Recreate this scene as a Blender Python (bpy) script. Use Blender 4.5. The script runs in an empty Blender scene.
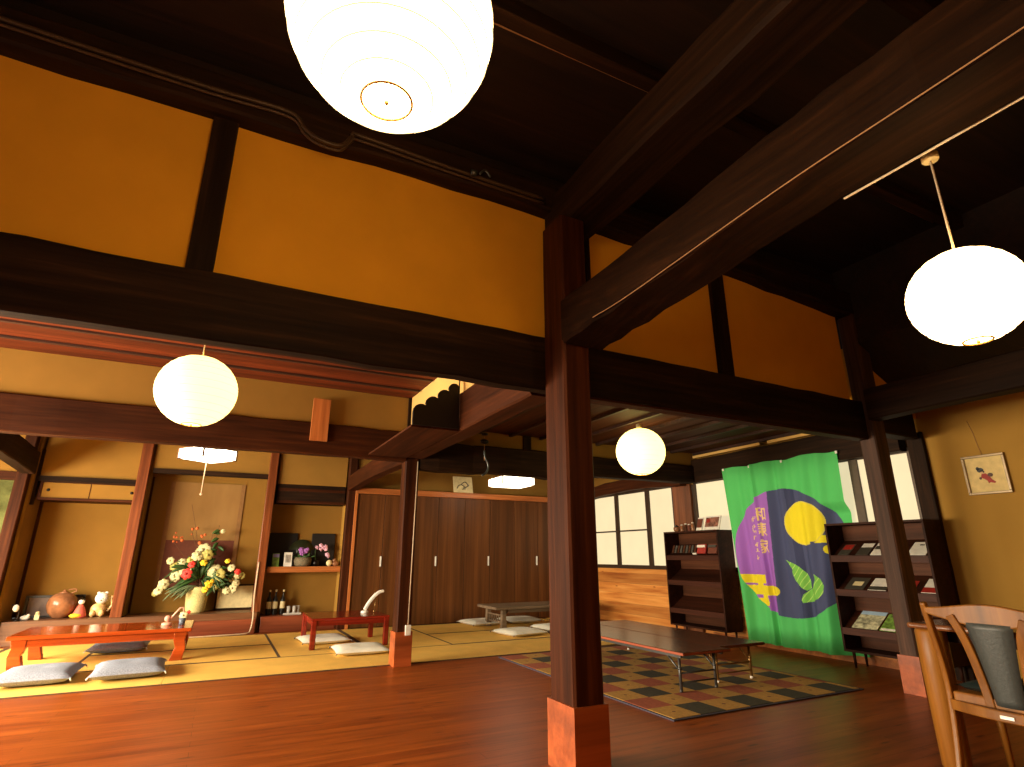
import bpy, math, random
from mathutils import Vector, Matrix
random.seed(7)
PI = math.pi
C = bpy.context.scene.collection
sc = bpy.context.scene

# ------------------------------------------------------------------ materials
def lin(c):
    return tuple(((v/255)/12.92 if v/255 <= .04045 else ((v/255+.055)/1.055)**2.4) for v in c)
def newmat(name):
    m = bpy.data.materials.new(name); m.use_nodes = True
    nt = m.node_tree; nt.nodes.clear()
    out = nt.nodes.new('ShaderNodeOutputMaterial'); b = nt.nodes.new('ShaderNodeBsdfPrincipled')
    nt.links.new(b.outputs[0], out.inputs[0])
    return m, nt, b
def mapping(nt, scale, rot=(0,0,0)):
    tc = nt.nodes.new('ShaderNodeTexCoord'); mp = nt.nodes.new('ShaderNodeMapping')
    mp.inputs['Scale'].default_value = scale; mp.inputs['Rotation'].default_value = rot
    nt.links.new(tc.outputs['Object'], mp.inputs['Vector']); return mp
def noise(nt, vec, scale=1, detail=4, rough=.55):
    n = nt.nodes.new('ShaderNodeTexNoise'); n.inputs['Scale'].default_value = scale
    n.inputs['Detail'].default_value = detail; n.inputs['Roughness'].default_value = rough
    nt.links.new(vec.outputs[0], n.inputs['Vector']); return n
def ramp(nt, fac, stops):
    r = nt.nodes.new('ShaderNodeValToRGB'); e = r.color_ramp.elements
    while len(e) < len(stops): e.new(.5)
    for k, (p, c) in enumerate(stops):
        e[k].position = p; e[k].color = (*c, 1)
    nt.links.new(fac, r.inputs[0]); return r
def bump(nt, b, h, s=.2, d=.01):
    n = nt.nodes.new('ShaderNodeBump'); n.inputs['Strength'].default_value = s; n.inputs['Distance'].default_value = d
    nt.links.new(h, n.inputs['Height']); nt.links.new(n.outputs[0], b.inputs['Normal'])
def mixc(nt, fac, a, bb, mode='MIX'):
    m = nt.nodes.new('ShaderNodeMix'); m.data_type = 'RGBA'; m.blend_type = mode
    for i, v in ((0, fac), (6, a), (7, bb)):
        if isinstance(v, (int, float)): m.inputs[i].default_value = v
        elif isinstance(v, tuple): m.inputs[i].default_value = (*v, 1)
        else: nt.links.new(v, m.inputs[i])
    return m.outputs[2]
def plain(name, col, rough=.6, metal=0, spec=.4, var=.12, scale=18, bmp=0, trans=0):
    m, nt, b = newmat(name)
    mp = mapping(nt, (1,1,1)); n = noise(nt, mp, scale)
    lo = tuple(v*(1-var) for v in col); hi = tuple(min(1, v*(1+var)) for v in col)
    r = ramp(nt, n.outputs[0], [(.3, lo), (.7, hi)])
    nt.links.new(r.outputs[0], b.inputs['Base Color'])
    b.inputs['Roughness'].default_value = rough; b.inputs['Metallic'].default_value = metal
    b.inputs['Specular IOR Level'].default_value = spec
    if bmp: bump(nt, b, n.outputs[0], bmp)
    return m
def wood(name, dark, mid, light=None, axis='X', rough=.45, scale=1, bmp=.15, spec=.4, fine=26):
    m, nt, b = newmat(name)
    s = {'X': (1.2, fine, fine), 'Y': (fine, 1.2, fine), 'Z': (fine, fine, 1.2)}[axis]
    mp = mapping(nt, tuple(v*scale for v in s)); n = noise(nt, mp, 1, 6, .6)
    mp2 = mapping(nt, tuple(v*scale*.22 for v in s)); n2 = noise(nt, mp2, 1, 3, .5)
    light = light or tuple(v*1.3 for v in mid)
    r = ramp(nt, n.outputs[0], [(.28, dark), (.55, mid), (.8, light)])
    r2 = ramp(nt, n2.outputs[0], [(.3, (.55,.55,.55)), (.7, (1.25,1.25,1.25))])
    c = mixc(nt, 1.0, r.outputs[0], r2.outputs[0], 'MULTIPLY')
    nt.links.new(c, b.inputs['Base Color'])
    b.inputs['Roughness'].default_value = rough; b.inputs['Specular IOR Level'].default_value = spec
    if bmp: bump(nt, b, n.outputs[0], bmp)
    return m
def emit(name, col, strength, base=(.8,.75,.6)):
    m, nt, b = newmat(name)
    b.inputs['Base Color'].default_value = (*base, 1)
    b.inputs['Emission Color'].default_value = (*col, 1); b.inputs['Emission Strength'].default_value = strength
    b.inputs['Roughness'].default_value = .7
    mp = mapping(nt, (1,1,1)); n = noise(nt, mp, 3, 2)
    r = ramp(nt, n.outputs[0], [(.3, tuple(v*.93 for v in col)), (.7, col)])
    nt.links.new(r.outputs[0], b.inputs['Emission Color'])
    return m

M = {}
for ax in 'XYZ':
    M['dark'+ax] = wood('smoked_dark_wood_'+ax, (.008,.0035,.0015), (.022,.0095,.004), (.050,.020,.007), ax, .68, spec=.10)
    M['mid'+ax] = wood('reddish_brown_wood_'+ax, (.022,.0058,.0018), (.050,.0135,.004), (.085,.025,.007), ax, .6, spec=.08)
    M['hewn'+ax] = wood('hewn_dark_brown_wood_'+ax, (.008,.003,.001), (.018,.0065,.002), (.038,.013,.004), ax, .7, spec=.06)
M['log'] = wood('polished_red_log', (.10,.024,.007), (.18,.048,.014), (.27,.082,.026), 'Z', .3)
M['cornerpost'] = wood('pinkish_post_wood', (.11,.035,.013), (.19,.065,.025), (.27,.10,.04), 'Z', .4)
M['orange'] = wood('orange_varnished_wood', (.30,.085,.02), (.46,.15,.04), (.58,.22,.07), 'X', .35)
M['orangeZ'] = wood('orange_varnished_wood_z', (.30,.085,.02), (.46,.15,.04), (.58,.22,.07), 'Z', .35)
M['guard'] = wood('orange_guard_board', (.30,.062,.015), (.42,.09,.022), (.50,.13,.035), 'X', .4)
M['pillar'] = wood('pillar_wood', (.026,.0065,.002), (.058,.0145,.0045), (.10,.027,.008), 'Z', .5, spec=.08)
M['post_rough'] = wood('weathered_post_wood', (.03,.013,.007), (.075,.033,.019), (.14,.065,.04), 'Z', .6, spec=.2)
M['ceil_dark'] = wood('dark_ceiling_board', (.006,.0025,.0012), (.016,.006,.0025), (.035,.011,.004), 'X', .6)
M['ceil_red'] = wood('red_ceiling_board', (.07,.014,.004), (.13,.026,.007), (.18,.04,.011), 'X', .6, spec=.15)
M['ceil_brown'] = wood('brown_ceiling_board', (.035,.011,.0045), (.075,.023,.009), (.115,.038,.015), 'Y', .6, spec=.15)
M['joist'] = wood('dark_joist', (.018,.006,.003), (.04,.012,.005), (.07,.02,.008), 'X', .6)
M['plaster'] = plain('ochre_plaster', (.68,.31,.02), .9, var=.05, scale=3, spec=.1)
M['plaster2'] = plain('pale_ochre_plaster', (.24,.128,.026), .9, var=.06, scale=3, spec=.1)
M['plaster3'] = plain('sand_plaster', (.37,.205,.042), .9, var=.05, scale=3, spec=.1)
M['white_plaster'] = plain('cream_plaster', (.66,.42,.14), .9, var=.04, scale=3, spec=.1)
M['wardrobe'] = wood('wardrobe_veneer', (.085,.028,.007), (.12,.042,.011), (.16,.058,.016), 'Z', .42, fine=40, spec=.3)
M['shelfwood'] = wood('dark_shelf_veneer', (.016,.0045,.002), (.034,.0095,.0045), (.055,.016,.007), 'Y', .55, spec=.12)
M['shelfback'] = wood('shelf_back_board', (.05,.017,.007), (.085,.029,.013), (.115,.042,.018), 'Y', .55, spec=.12)
M['redlac'] = wood('bright_red_lacquered_wood', (.30,.04,.006), (.43,.065,.010), (.50,.09,.014), 'X', .12, bmp=.03, spec=.6)
M['darkred'] = wood('dark_red_lacquer', (.13,.008,.004), (.22,.016,.007), (.28,.025,.01), 'X', .18, bmp=.02, spec=.6)
M['platf'] = wood('brown_platform_board', (.12,.045,.018), (.20,.085,.035), (.28,.13,.055), 'X', .4)
M['redplat'] = wood('dark_red_brown_board', (.15,.032,.012), (.24,.055,.022), (.30,.08,.03), 'X', .4)
M['greywood'] = wood('grey_brown_table_wood', (.12,.08,.05), (.20,.14,.09), (.28,.20,.13), 'X', .4)
M['tabletop'] = wood('brown_folding_table_top', (.075,.022,.008), (.115,.036,.013), (.15,.05,.018), 'Y', .25, bmp=.02, spec=.35)
M['tableedge'] = wood('red_table_edge', (.28,.06,.03), (.36,.085,.04), (.42,.11,.05), 'Y', .4)
M['steel'] = plain('grey_painted_steel', (.10,.10,.10), .35, .6)
M['brass'] = plain('gold_toned_steel', (.34,.20,.07), .3, .8)
M['chairwood'] = wood('honey_chair_wood', (.19,.065,.009), (.28,.105,.014), (.36,.15,.022), 'Z', .4, bmp=.04, spec=.3)
M['leather'] = plain('dark_grey_leather', (.055,.062,.06), .45, bmp=.1, scale=80)
M['teal'] = plain('dark_teal_seat', (.02,.035,.035), .4)
M['label'] = plain('silver_label', (.7,.68,.6), .35, .3)
M['black'] = plain('black_lacquer', (.006,.004,.003), .35)
M['soot'] = plain('sooty_black_wood', (.006,.004,.003), .7)
M['white'] = plain('white_plastic', (.8,.78,.72), .4)
M['cream'] = plain('cream_ceramic', (.68,.58,.32), .4)
M['greycloth'] = plain('grey_speckled_cloth', (.27,.30,.38), .95, var=.4, scale=120, bmp=.3, spec=.1)
M['whitecloth'] = plain('white_cloth', (.78,.76,.66), .95, var=.06, scale=12, bmp=.1, spec=.1)
M['cable'] = plain('pale_cable', (.55,.42,.28), .5)
M['conduit'] = plain('dark_conduit', (.055,.028,.012), .5)
M['iron'] = plain('grey_iron', (.10,.11,.11), .4, .8)
M['dimwire'] = plain('dusty_wire', (.34,.17,.07), .6)

def lamp_mat(name, col, s, ring=None):
    m, nt, b = newmat(name)
    b.inputs['Base Color'].default_value = (.8,.72,.5,1); b.inputs['Roughness'].default_value = .8
    mp = mapping(nt, (1,1,1)); n = noise(nt, mp, 6, 2)
    r = ramp(nt, n.outputs[0], [(.3, tuple(v*.95 for v in col)), (.7, col)])
    nt.links.new(r.outputs[0], b.inputs['Emission Color']); b.inputs['Emission Strength'].default_value = s
    return m
LANT = (1.0,.66,.30)
M['paper'] = lamp_mat('glowing_washi_paper', LANT, 16.5)
M['paper_bright'] = lamp_mat('bright_washi_paper', LANT, 12.5)
M['paper_dim'] = lamp_mat('softly_glowing_washi_paper', (1.0,.78,.225), 3.5)
M['rib'] = lamp_mat('glowing_bamboo_rib', (1,.74,.36), 1.1)
M['ringm'] = plain('bamboo_ring', (.45,.25,.08), .6)
M['boxlight'] = emit('white_lamp_panel', (1.0,.88,.64), 8.0)
M['pane'] = emit('backlit_window_paper', (1.0,.84,.53), .80, (.25,.2,.1))
M['lampframe'] = wood('lamp_frame', (.1,.04,.02), (.16,.07,.03), None, 'X', .5)
M['alu'] = plain('bronze_window_frame', (.05,.03,.018), .4, .3)

# floor
def floor_mat():
    m, nt, b = newmat('red_brown_floorboards')
    mp = mapping(nt, (1,1,1))
    br = nt.nodes.new('ShaderNodeTexBrick'); br.inputs['Scale'].default_value = 1
    br.inputs['Brick Width'].default_value = 2.4; br.inputs['Row Height'].default_value = .11
    br.inputs['Mortar Size'].default_value = .0012; br.inputs['Mortar Smooth'].default_value = .3
    br.inputs['Color1'].default_value = (.27,.060,.008,1); br.inputs['Color2'].default_value = (.36,.09,.013,1)
    br.inputs['Mortar'].default_value = (.05,.013,.005,1); br.offset = .37
    nt.links.new(mp.outputs[0], br.inputs['Vector'])
    mp2 = mapping(nt, (1.5,18,18)); n = noise(nt, mp2, 1, 6, .6)
    r = ramp(nt, n.outputs[0], [(.3, (.55,.5,.45)), (.75, (1.25,1.2,1.15))])
    c = mixc(nt, 1.0, br.outputs[0], r.outputs[0], 'MULTIPLY')
    mp3 = mapping(nt, (2.2,9,1)); v = nt.nodes.new('ShaderNodeTexVoronoi'); v.inputs['Scale'].default_value = 1.1
    nt.links.new(mp3.outputs[0], v.inputs['Vector'])
    k = ramp(nt, v.outputs['Distance'], [(.06, (.25,.2,.18)), (.16, (1,1,1))])
    c2 = mixc(nt, .8, c, k.outputs[0], 'MULTIPLY')
    nt.links.new(c2, b.inputs['Base Color'])
    b.inputs['Roughness'].default_value = .36; b.inputs['Specular IOR Level'].default_value = .25
    bump(nt, b, br.outputs['Fac'], -.15, .004)
    return m
M['floor'] = floor_mat()
def cedar_mat():
    m, nt, b = newmat('knotty_cedar_boards')
    mp = mapping(nt, (1,1,1))
    s = nt.nodes.new('ShaderNodeSeparateXYZ'); nt.links.new(mp.outputs[0], s.inputs[0])
    dv = nt.nodes.new('ShaderNodeMath'); dv.operation = 'DIVIDE'; dv.inputs[1].default_value = .16
    nt.links.new(s.outputs[2], dv.inputs[0])
    fl = nt.nodes.new('ShaderNodeMath'); fl.operation = 'FLOOR'; nt.links.new(dv.outputs[0], fl.inputs[0])
    wn = nt.nodes.new('ShaderNodeTexWhiteNoise'); wn.noise_dimensions = '1D'; nt.links.new(fl.outputs[0], wn.inputs['W'])
    mp2 = mapping(nt, (18,1.0,16)); n = noise(nt, mp2, 1, 4)
    r = ramp(nt, n.outputs[0], [(.3, (.38,.12,.022)), (.5, (.60,.25,.055)), (.75, (.74,.38,.11))])
    r2 = ramp(nt, wn.outputs[0], [(0, (.7,.62,.55)), (1, (1.15,1.1,1.05))])
    c = mixc(nt, 1.0, r.outputs[0], r2.outputs[0], 'MULTIPLY')
    fr = nt.nodes.new('ShaderNodeMath'); fr.operation = 'FRACT'; nt.links.new(dv.outputs[0], fr.inputs[0])
    g = ramp(nt, fr.outputs[0], [(.0, (.3,.25,.2)), (.04, (1,1,1))])
    c = mixc(nt, 1.0, c, g.outputs[0], 'MULTIPLY')
    mp3 = mapping(nt, (1,2.2,7)); v = nt.nodes.new('ShaderNodeTexVoronoi'); v.inputs['Scale'].default_value = 1.3
    nt.links.new(mp3.outputs[0], v.inputs['Vector'])
    k = ramp(nt, v.outputs['Distance'], [(.05, (.3,.15,.1)), (.12, (1,1,1))])
    c = mixc(nt, .8, c, k.outputs[0], 'MULTIPLY')
    nt.links.new(c, b.inputs['Base Color']); b.inputs['Roughness'].default_value = .45
    return m
M['cedar'] = cedar_mat()
def tatami_mat():
    m, nt, b = newmat('woven_rush')
    mp = mapping(nt, (60,60,60)); w = noise(nt, mp, 3, 2)
    mp2 = mapping(nt, (1.5,1.5,1.5)); n = noise(nt, mp2, 2, 3)
    r = ramp(nt, w.outputs[0], [(.3, (.74,.43,.085)), (.7, (.90,.57,.135))])
    r2 = ramp(nt, n.outputs[0], [(.3, (.88,.88,.85)), (.7, (1.06,1.05,1.0))])
    nt.links.new(mixc(nt, 1.0, r.outputs[0], r2.outputs[0], 'MULTIPLY'), b.inputs['Base Color'])
    b.inputs['Roughness'].default_value = .7; b.inputs['Specular IOR Level'].default_value = .25
    bump(nt, b, w.outputs[0], .2, .002)
    return m
M['tatami'] = tatami_mat()
M['heri'] = plain('dark_tatami_border', (.10,.055,.022), .9)

# ------------------------------------------------------------------ mesh builder
class MB:
    def __init__(s): s.v = []; s.f = []; s.m = []; s.cur = 0; s.smooth = []
    def _add(s, vs, fs, sm=False):
        o = len(s.v); s.v += [tuple(v) for v in vs]
        for f in fs: s.f.append(tuple(i+o for i in f)); s.m.append(s.cur); s.smooth.append(sm)
        return s
    def mat(s, k): s.cur = k; return s
    def box(s, x0, x1, y0, y1, z0, z1):
        vs = [(x,y,z) for z in (z0,z1) for y in (y0,y1) for x in (x0,x1)]
        return s._add(vs, [(0,2,3,1),(4,5,7,6),(0,1,5,4),(2,6,7,3),(0,4,6,2),(1,3,7,5)])
    def obox(s, c, size, rz=0, rx=0, ry=0):
        R = Matrix.Rotation(rz,3,'Z') @ Matrix.Rotation(ry,3,'Y') @ Matrix.Rotation(rx,3,'X'); c = Vector(c)
        vs = [c + R @ Vector((x*size[0]/2, y*size[1]/2, z*size[2]/2)) for z in (-1,1) for y in (-1,1) for x in (-1,1)]
        return s._add(vs, [(0,2,3,1),(4,5,7,6),(0,1,5,4),(2,6,7,3),(0,4,6,2),(1,3,7,5)])
    def bar(s, p0, p1, w, h, up=(0,0,1)):          # rectangular bar between two points
        p0 = Vector(p0); p1 = Vector(p1); d = (p1-p0).normalized(); u = Vector(up)
        a = d.cross(u)
        if a.length < 1e-4: a = d.cross(Vector((1,0,0)))
        a.normalize(); b = a.cross(d)
        vs = []
        for p in (p0, p1):
            for i, j in ((-1,-1),(1,-1),(1,1),(-1,1)): vs.append(p + a*i*w/2 + b*j*h/2)
        return s._add(vs, [(0,1,2,3),(7,6,5,4),(0,4,5,1),(1,5,6,2),(2,6,7,3),(3,7,4,0)])
    def tube(s, path, r, n=8, cap=True):
        P = [Vector(p) for p in path]; rs = r if isinstance(r, (list, tuple)) else [r]*len(P)
        vs = []; prev = None
        for i, p in enumerate(P):
            d = (P[min(i+1,len(P)-1)] - P[max(i-1,0)]).normalized()
            a = d.cross(Vector((0,0,1))) if prev is None else (prev - d*prev.dot(d))
            if a.length < 1e-4: a = d.cross(Vector((1,0,0)))
            a.normalize(); prev = a; b = a.cross(d)
            for k in range(n):
                t = 2*PI*k/n; vs.append(p + (a*math.cos(t) + b*math.sin(t))*rs[i])
        fs = [(i*n+k, i*n+(k+1)%n, (i+1)*n+(k+1)%n, (i+1)*n+k) for i in range(len(P)-1) for k in range(n)]
        if cap: fs += [tuple(range(n-1,-1,-1)), tuple((len(P)-1)*n+k for k in range(n))]
        return s._add(vs, fs, True)
    def lathe(s, prof, c=(0,0,0), n=24, cap=True):   # profile of (r, z)
        vs = [(c[0]+r*math.cos(2*PI*k/n), c[1]+r*math.sin(2*PI*k/n), c[2]+z) for r, z in prof for k in range(n)]
        fs = [(i*n+k, i*n+(k+1)%n, (i+1)*n+(k+1)%n, (i+1)*n+k) for i in range(len(prof)-1) for k in range(n)]
        if cap: fs += [tuple(range(n-1,-1,-1)), tuple((len(prof)-1)*n+k for k in range(n))]
        return s._add(vs, fs, True)
    def ball(s, c, r, n=12, m=8, R=None):
        r = r if isinstance(r, (tuple, list)) else (r,r,r); c = Vector(c)
        vs = []
        for i in range(m+1):
            t = PI*i/m
            for k in range(n):
                q = Vector((r[0]*math.sin(t)*math.cos(2*PI*k/n), r[1]*math.sin(t)*math.sin(2*PI*k/n), r[2]*math.cos(t)))
                vs.append(c + (R @ q if R else q))
        fs = [(i*n+k, (i+1)*n+k, (i+1)*n+(k+1)%n, i*n+(k+1)%n) for i in range(m) for k in range(n)]
        return s._add(vs, fs, True)
    def prism(s, pts, a, b, axis='Y'):             # 2D outline extruded from a to b along axis
        n = len(pts)
        def P(u, v, w): return {'X': (w,u,v), 'Y': (u,w,v), 'Z': (u,v,w)}[axis]
        vs = [P(u,v,a) for u,v in pts] + [P(u,v,b) for u,v in pts]
        fs = [tuple(range(n)), tuple(range(2*n-1, n-1, -1))] + [(i, n+i, n+(i+1)%n, (i+1)%n) for i in range(n)]
        return s._add(vs, fs)
    def build(s, name, mats, parent=None, loc=None, bev=0, kind=None, seg=2):
        me = bpy.data.meshes.new(name); me.from_pydata(s.v, [], s.f)
        mats = mats if isinstance(mats, (list, tuple)) else [mats]
        for m in mats: me.materials.append(M[m] if isinstance(m, str) else m)
        me.polygons.foreach_set('material_index', s.m); me.polygons.foreach_set('use_smooth', s.smooth)
        me.validate(); me.update()
        import bmesh
        bm = bmesh.new(); bm.from_mesh(me); bmesh.ops.recalc_face_normals(bm, faces=bm.faces); bm.to_mesh(me); bm.free()
        o = bpy.data.objects.new(name, me); C.objects.link(o)
        if parent: o.parent = parent
        if loc: o.location = loc
        if kind: o['kind'] = kind
        if bev:
            md = o.modifiers.new('bevel', 'BEVEL'); md.width = bev; md.segments = seg; md.limit_method = 'ANGLE'; md.angle_limit = .6
        return o
def tag(o, label, cat, group=None):
    o['label'] = label; o['category'] = cat
    if group: o['group'] = group
    return o
def thing(name, label, cat, loc=(0,0,0), rz=0, group=None):
    o = bpy.data.objects.new(name, None); o.empty_display_size = .1; C.objects.link(o)
    o.location = loc; o.rotation_euler = (0,0,rz); return tag(o, label, cat, group)
def dup(r, loc, rz=0, label=None, group=None):
    def cp(o, par):
        c = o.copy(); C.objects.link(c)
        if par: c.parent = par
        for ch in list(o.children): cp(ch, c)
        return c
    n = cp(r, None); n.location = loc; n.rotation_euler = (0,0,rz)
    if label: n['label'] = label
    if group: n['group'] = group
    return n
def struct(name, b, mats, **k): return b.build(name, mats, kind='structure', **k)

def sm(pts, n=6):
    out = []
    for i in range(len(pts)-1):
        p0 = Vector(pts[max(i-1,0)]); p1 = Vector(pts[i]); p2 = Vector(pts[i+1]); p3 = Vector(pts[min(i+2,len(pts)-1)])
        for k in range(n):
            t = k/n; out.append(.5*((2*p1)+(-p0+p2)*t+(2*p0-5*p1+4*p2-p3)*t*t+(-p0+3*p1-3*p2+p3)*t**3))
    out.append(Vector(pts[-1])); return out
def timber(axis, p0, p1, w, h, seed=0, jit=.006, n=14, bow=0, path=None):
    """hewn beam: axis X or Y or Z, centre line p0..p1, cross size w x h, corners chamfered and slightly wavy"""
    rnd = random.Random(seed); b = MB(); p0 = Vector(p0); p1 = Vector(p1); vs = []
    ch = min(w,h)*.07
    prof = [(-w/2+ch,-h/2),(w/2-ch,-h/2),(w/2,-h/2+ch),(w/2,h/2-ch),(w/2-ch,h/2),(-w/2+ch,h/2),(-w/2,h/2-ch),(-w/2,-h/2+ch)]
    for i in range(n+1):
        t = i/n; c = p0.lerp(p1, t)
        if path:
            q = t*(len(path)-1); k0 = min(int(q), len(path)-2); c = Vector(path[k0]).lerp(Vector(path[k0+1]), q-k0)
        ja = [rnd.uniform(-jit,jit) for _ in range(4)]
        off = bow*math.sin(PI*t)
        for k, (u, v) in enumerate(prof):
            uu = u + (ja[0] if u > 0 else ja[1]); vv = v + (ja[2] if v > 0 else ja[3]) + off
            if axis == 'X': vs.append((c.x, c.y+uu, c.z+vv))
            elif axis == 'Y': vs.append((c.x+uu, c.y, c.z+vv))
            else: vs.append((c.x+uu, c.y+vv, c.z))
    fs = [(i*8+k, i*8+(k+1)%8, (i+1)*8+(k+1)%8, (i+1)*8+k) for i in range(n) for k in range(8)]
    fs += [tuple(range(7,-1,-1)), tuple(n*8+k for k in range(8))]
    return b._add(vs, fs)

# ------------------------------------------------------------------ camera
cam = bpy.data.cameras.new('camera'); co = bpy.data.objects.new('camera', cam); C.objects.link(co)
co.location = (0,0,1.1); co.rotation_euler = (math.radians(90)+math.atan(171.5/556), 0, -math.radians(26.8))
cam.sensor_width = 36; cam.lens = 556/1024*36; cam.clip_start = .05; sc.camera = co

XL, XR, YB = -4.0, 6.27, -3.2
# ------------------------------------------------------------------ shell
struct('floor', MB().box(XL-.1, XR+.1, YB-.1, 10.5, -.12, 0), 'floor')
# main hall ceiling: dark boards with joists
b = MB().box(XL, 5.4, YB, 3.3, 3.9, 3.95)
struct('ceiling', b, 'ceil_dark')
for i, y in enumerate((-2.0,-1.0,0,1.0,2.0)):
    tag(timber('X', (XL,y,3.84), (5.4,y,3.84), .09, .12, 20+i).build('ceiling_joist', 'darkX'), 'dark joist running under the high ceiling boards', 'joist', 'joists under the high dark ceiling')
# lean-to roof over the right aisle
b = MB(); b._add([(5.30,YB,3.07),(6.6,YB,2.40),(6.6,3.2,2.40),(5.30,3.2,3.07),(5.30,YB,3.13),(6.6,YB,2.46),(6.6,3.2,2.46),(5.30,3.2,3.13)],
        [(0,1,2,3),(4,7,6,5),(0,4,5,1),(3,2,6,7),(1,5,6,2),(0,3,7,4)])
struct('ceiling', b, 'ceil_dark')
struct('wall_right_upper', MB().box(5.32,5.40,YB,3.3,3.07,3.95), 'ceil_dark')
# left low ceiling, red boards in strips along X
b = MB()
ys = [3.22+i*.435 for i in range(8)]
for i in range(7): b.box(XL, 1.80, ys[i], min(ys[i+1]-.004,6.2), 2.87+.004*(i%2), 2.92)
struct('ceiling', b, 'ceil_red')
b = MB()
for y in ys[1:7]: b.box(XL, 1.78, y-.018, y+.018, 2.852, 2.87)
tag(b.build('ceiling_batten', 'joist'), 'thin dark battens under the red boarded ceiling', 'batten')
# right low ceiling, brown boards with battens along Y
struct('ceiling', MB().box(1.96, XR, 3.2, 6.2, 2.56, 2.62), 'ceil_brown')
b = MB()
for i in range(10):
    x = 2.22+i*.44; b.box(x-.02, x+.02, 3.26, 6.18, 2.525, 2.56)
tag(b.build('ceiling_batten', 'joist'), 'dark battens under the brown boarded ceiling above the rug', 'batten')
# mat room ceiling
struct('ceiling', MB().box(XL, XR+.1, 6.28, 10.5, 2.70, 2.76), 'ceil_brown')
# side walls
struct('wall_right', MB().box(XR, XR+.12, YB, 3.235, 0, 2.60), 'plaster3')
struct('wall_right_board', MB().box(XR, XR+.06, 3.27, 9.5, 0, .88), 'cedar')
struct('wall_right_over_windows', MB().box(XR, XR+.12, 3.27, 9.5, 2.12, 2.72), 'plaster2')
struct('wall_back', MB().box(XL-.1, XR, YB-.12, YB, 0, 3.95), 'plaster')
b = MB().box(XL-.12, XL, YB, .2, 0, 3.95).box(XL-.12, XL, .2, 9.5, 2.1, 3.95).box(XL-.12, XL, .2, 6.2, 0, .25).box(XL-.12, XL, 2.6, 3.4, .25, 2.1)
b.box(XL-.12, XL, 9.2, 10.5, 0, 2.75)
struct('wall_left', b, 'plaster')
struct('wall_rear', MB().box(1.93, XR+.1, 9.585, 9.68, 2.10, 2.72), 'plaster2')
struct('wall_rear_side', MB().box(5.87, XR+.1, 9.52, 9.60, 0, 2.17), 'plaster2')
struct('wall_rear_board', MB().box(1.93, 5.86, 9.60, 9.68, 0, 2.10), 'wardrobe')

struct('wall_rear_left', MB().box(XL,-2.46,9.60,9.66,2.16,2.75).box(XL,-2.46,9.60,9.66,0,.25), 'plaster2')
struct('trim_7', MB().box(XL,-2.46,9.58,9.66,2.05,2.16), 'midX')
o_ = struct('window_3', MB().box(XL,-2.46,9.60,9.64,.25,.30).box(-3.25,-3.20,9.60,9.64,.30,2.05), 'midX')
MB().box(XL,-2.46,9.645,9.655,.30,2.05).build('window_pane', plain('garden_dark_pane', (.10,.11,.04), 1.0, spec=0, var=.5, scale=5), o_)
# partition over the big beam (front of the hall)
ty = 3.12
b = MB()
def wavy_panel(x0, x1, y0, y1, z0, z1, seed, amp=.015, n=16):
    rnd = random.Random(seed)
    pts = [(x0,z0),(x1,z0)] + [(x1+(x0-x1)*i/n, z1 + amp*math.sin(3*i/n+seed) + rnd.uniform(-.003,.003)) for i in range(n+1)]
    return pts
b.box(XL, 1.9, ty, ty+.08, 2.45, 3.53).box(2.1, 5.2, ty, ty+.08, 2.45, 3.53).box(5.3, XR, ty, ty+.08, 2.45, 3.07)
struct('wall_partition', b, 'plaster')
struct('wall_partition_top', MB().box(XL, 5.45, ty+.02, ty+.1, 3.53, 3.95), 'ceil_dark')
# plaster over the second beam line and over the cross beam
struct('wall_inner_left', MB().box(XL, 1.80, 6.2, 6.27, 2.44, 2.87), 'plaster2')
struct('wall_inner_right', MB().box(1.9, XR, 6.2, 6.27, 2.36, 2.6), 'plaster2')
struct('wall_cross', MB().box(1.80, 1.86, 3.22, 6.22, 2.5, 2.87), 'white_plaster')
struct('trim_1', MB().box(3.29,3.40,6.18,6.2,2.36,2.56), 'darkZ')
struct('trim_2', MB().box(1.765,1.80,6.17,6.2,2.46,2.87), 'darkZ')

# ------------------------------------------------------------------ pillars
def guard(p, x0, x1, y0, y1, z1, t=.012):
    b = MB().box(x0-t, x0, y0-t, y1+t, 0, z1).box(x1, x1+t, y0-t, y1+t, 0, z1).box(x0, x1, y0-t, y0, 0, z1).box(x0, x1, y1, y1+t, 0, z1)
    g = b.build('base_guard', 'guard', p); g['label'] = 'orange board guard around pillar foot'; return g
def pillar(name, label, x0, x1, y0, y1, z1, mat, guardz=None, cat='pillar', zb=0):
    cx, cy = (x0+x1)/2, (y0+y1)/2
    t = thing(name, label, cat, (cx,cy,zb))
    timber('Z', (0,0,0), (0,0,z1-zb), x1-x0, y1-y0, int(cx*10), .002, 10).build('shaft', mat, t)
    if guardz: guard(t, x0-cx, x1-cx, y0-cy, y1-cy, guardz)
    return t
P1 = pillar('wooden_pillar', 'thick dark central pillar with orange guard at its foot, closest to the viewer', 1.785, 1.982, 2.80, 3.055, 3.335, 'pillar', .33)
P2 = pillar('wooden_pillar', 'weathered dark pillar standing in front of the right display shelf', 5.275, 5.46, 3.0, 3.15, 3.42, 'post_rough', .295)
P3 = pillar('wooden_pillar', 'slim red-brown post with orange guard at the edge of the mat floor', 1.765, 1.925, 6.17, 6.34, 2.15, 'midZ', .33)
pillar('wooden_post', 'polished round-edged post left of the flower alcove', -1.20, -1.06, 9.67, 9.81, 2.70, 'log', cat='post', zb=.291)
pillar('wooden_post', 'polished post between the flower alcove and the shelf niche', .55, .675, 9.67, 9.80, 2.70, 'log', cat='post', zb=.291)
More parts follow.
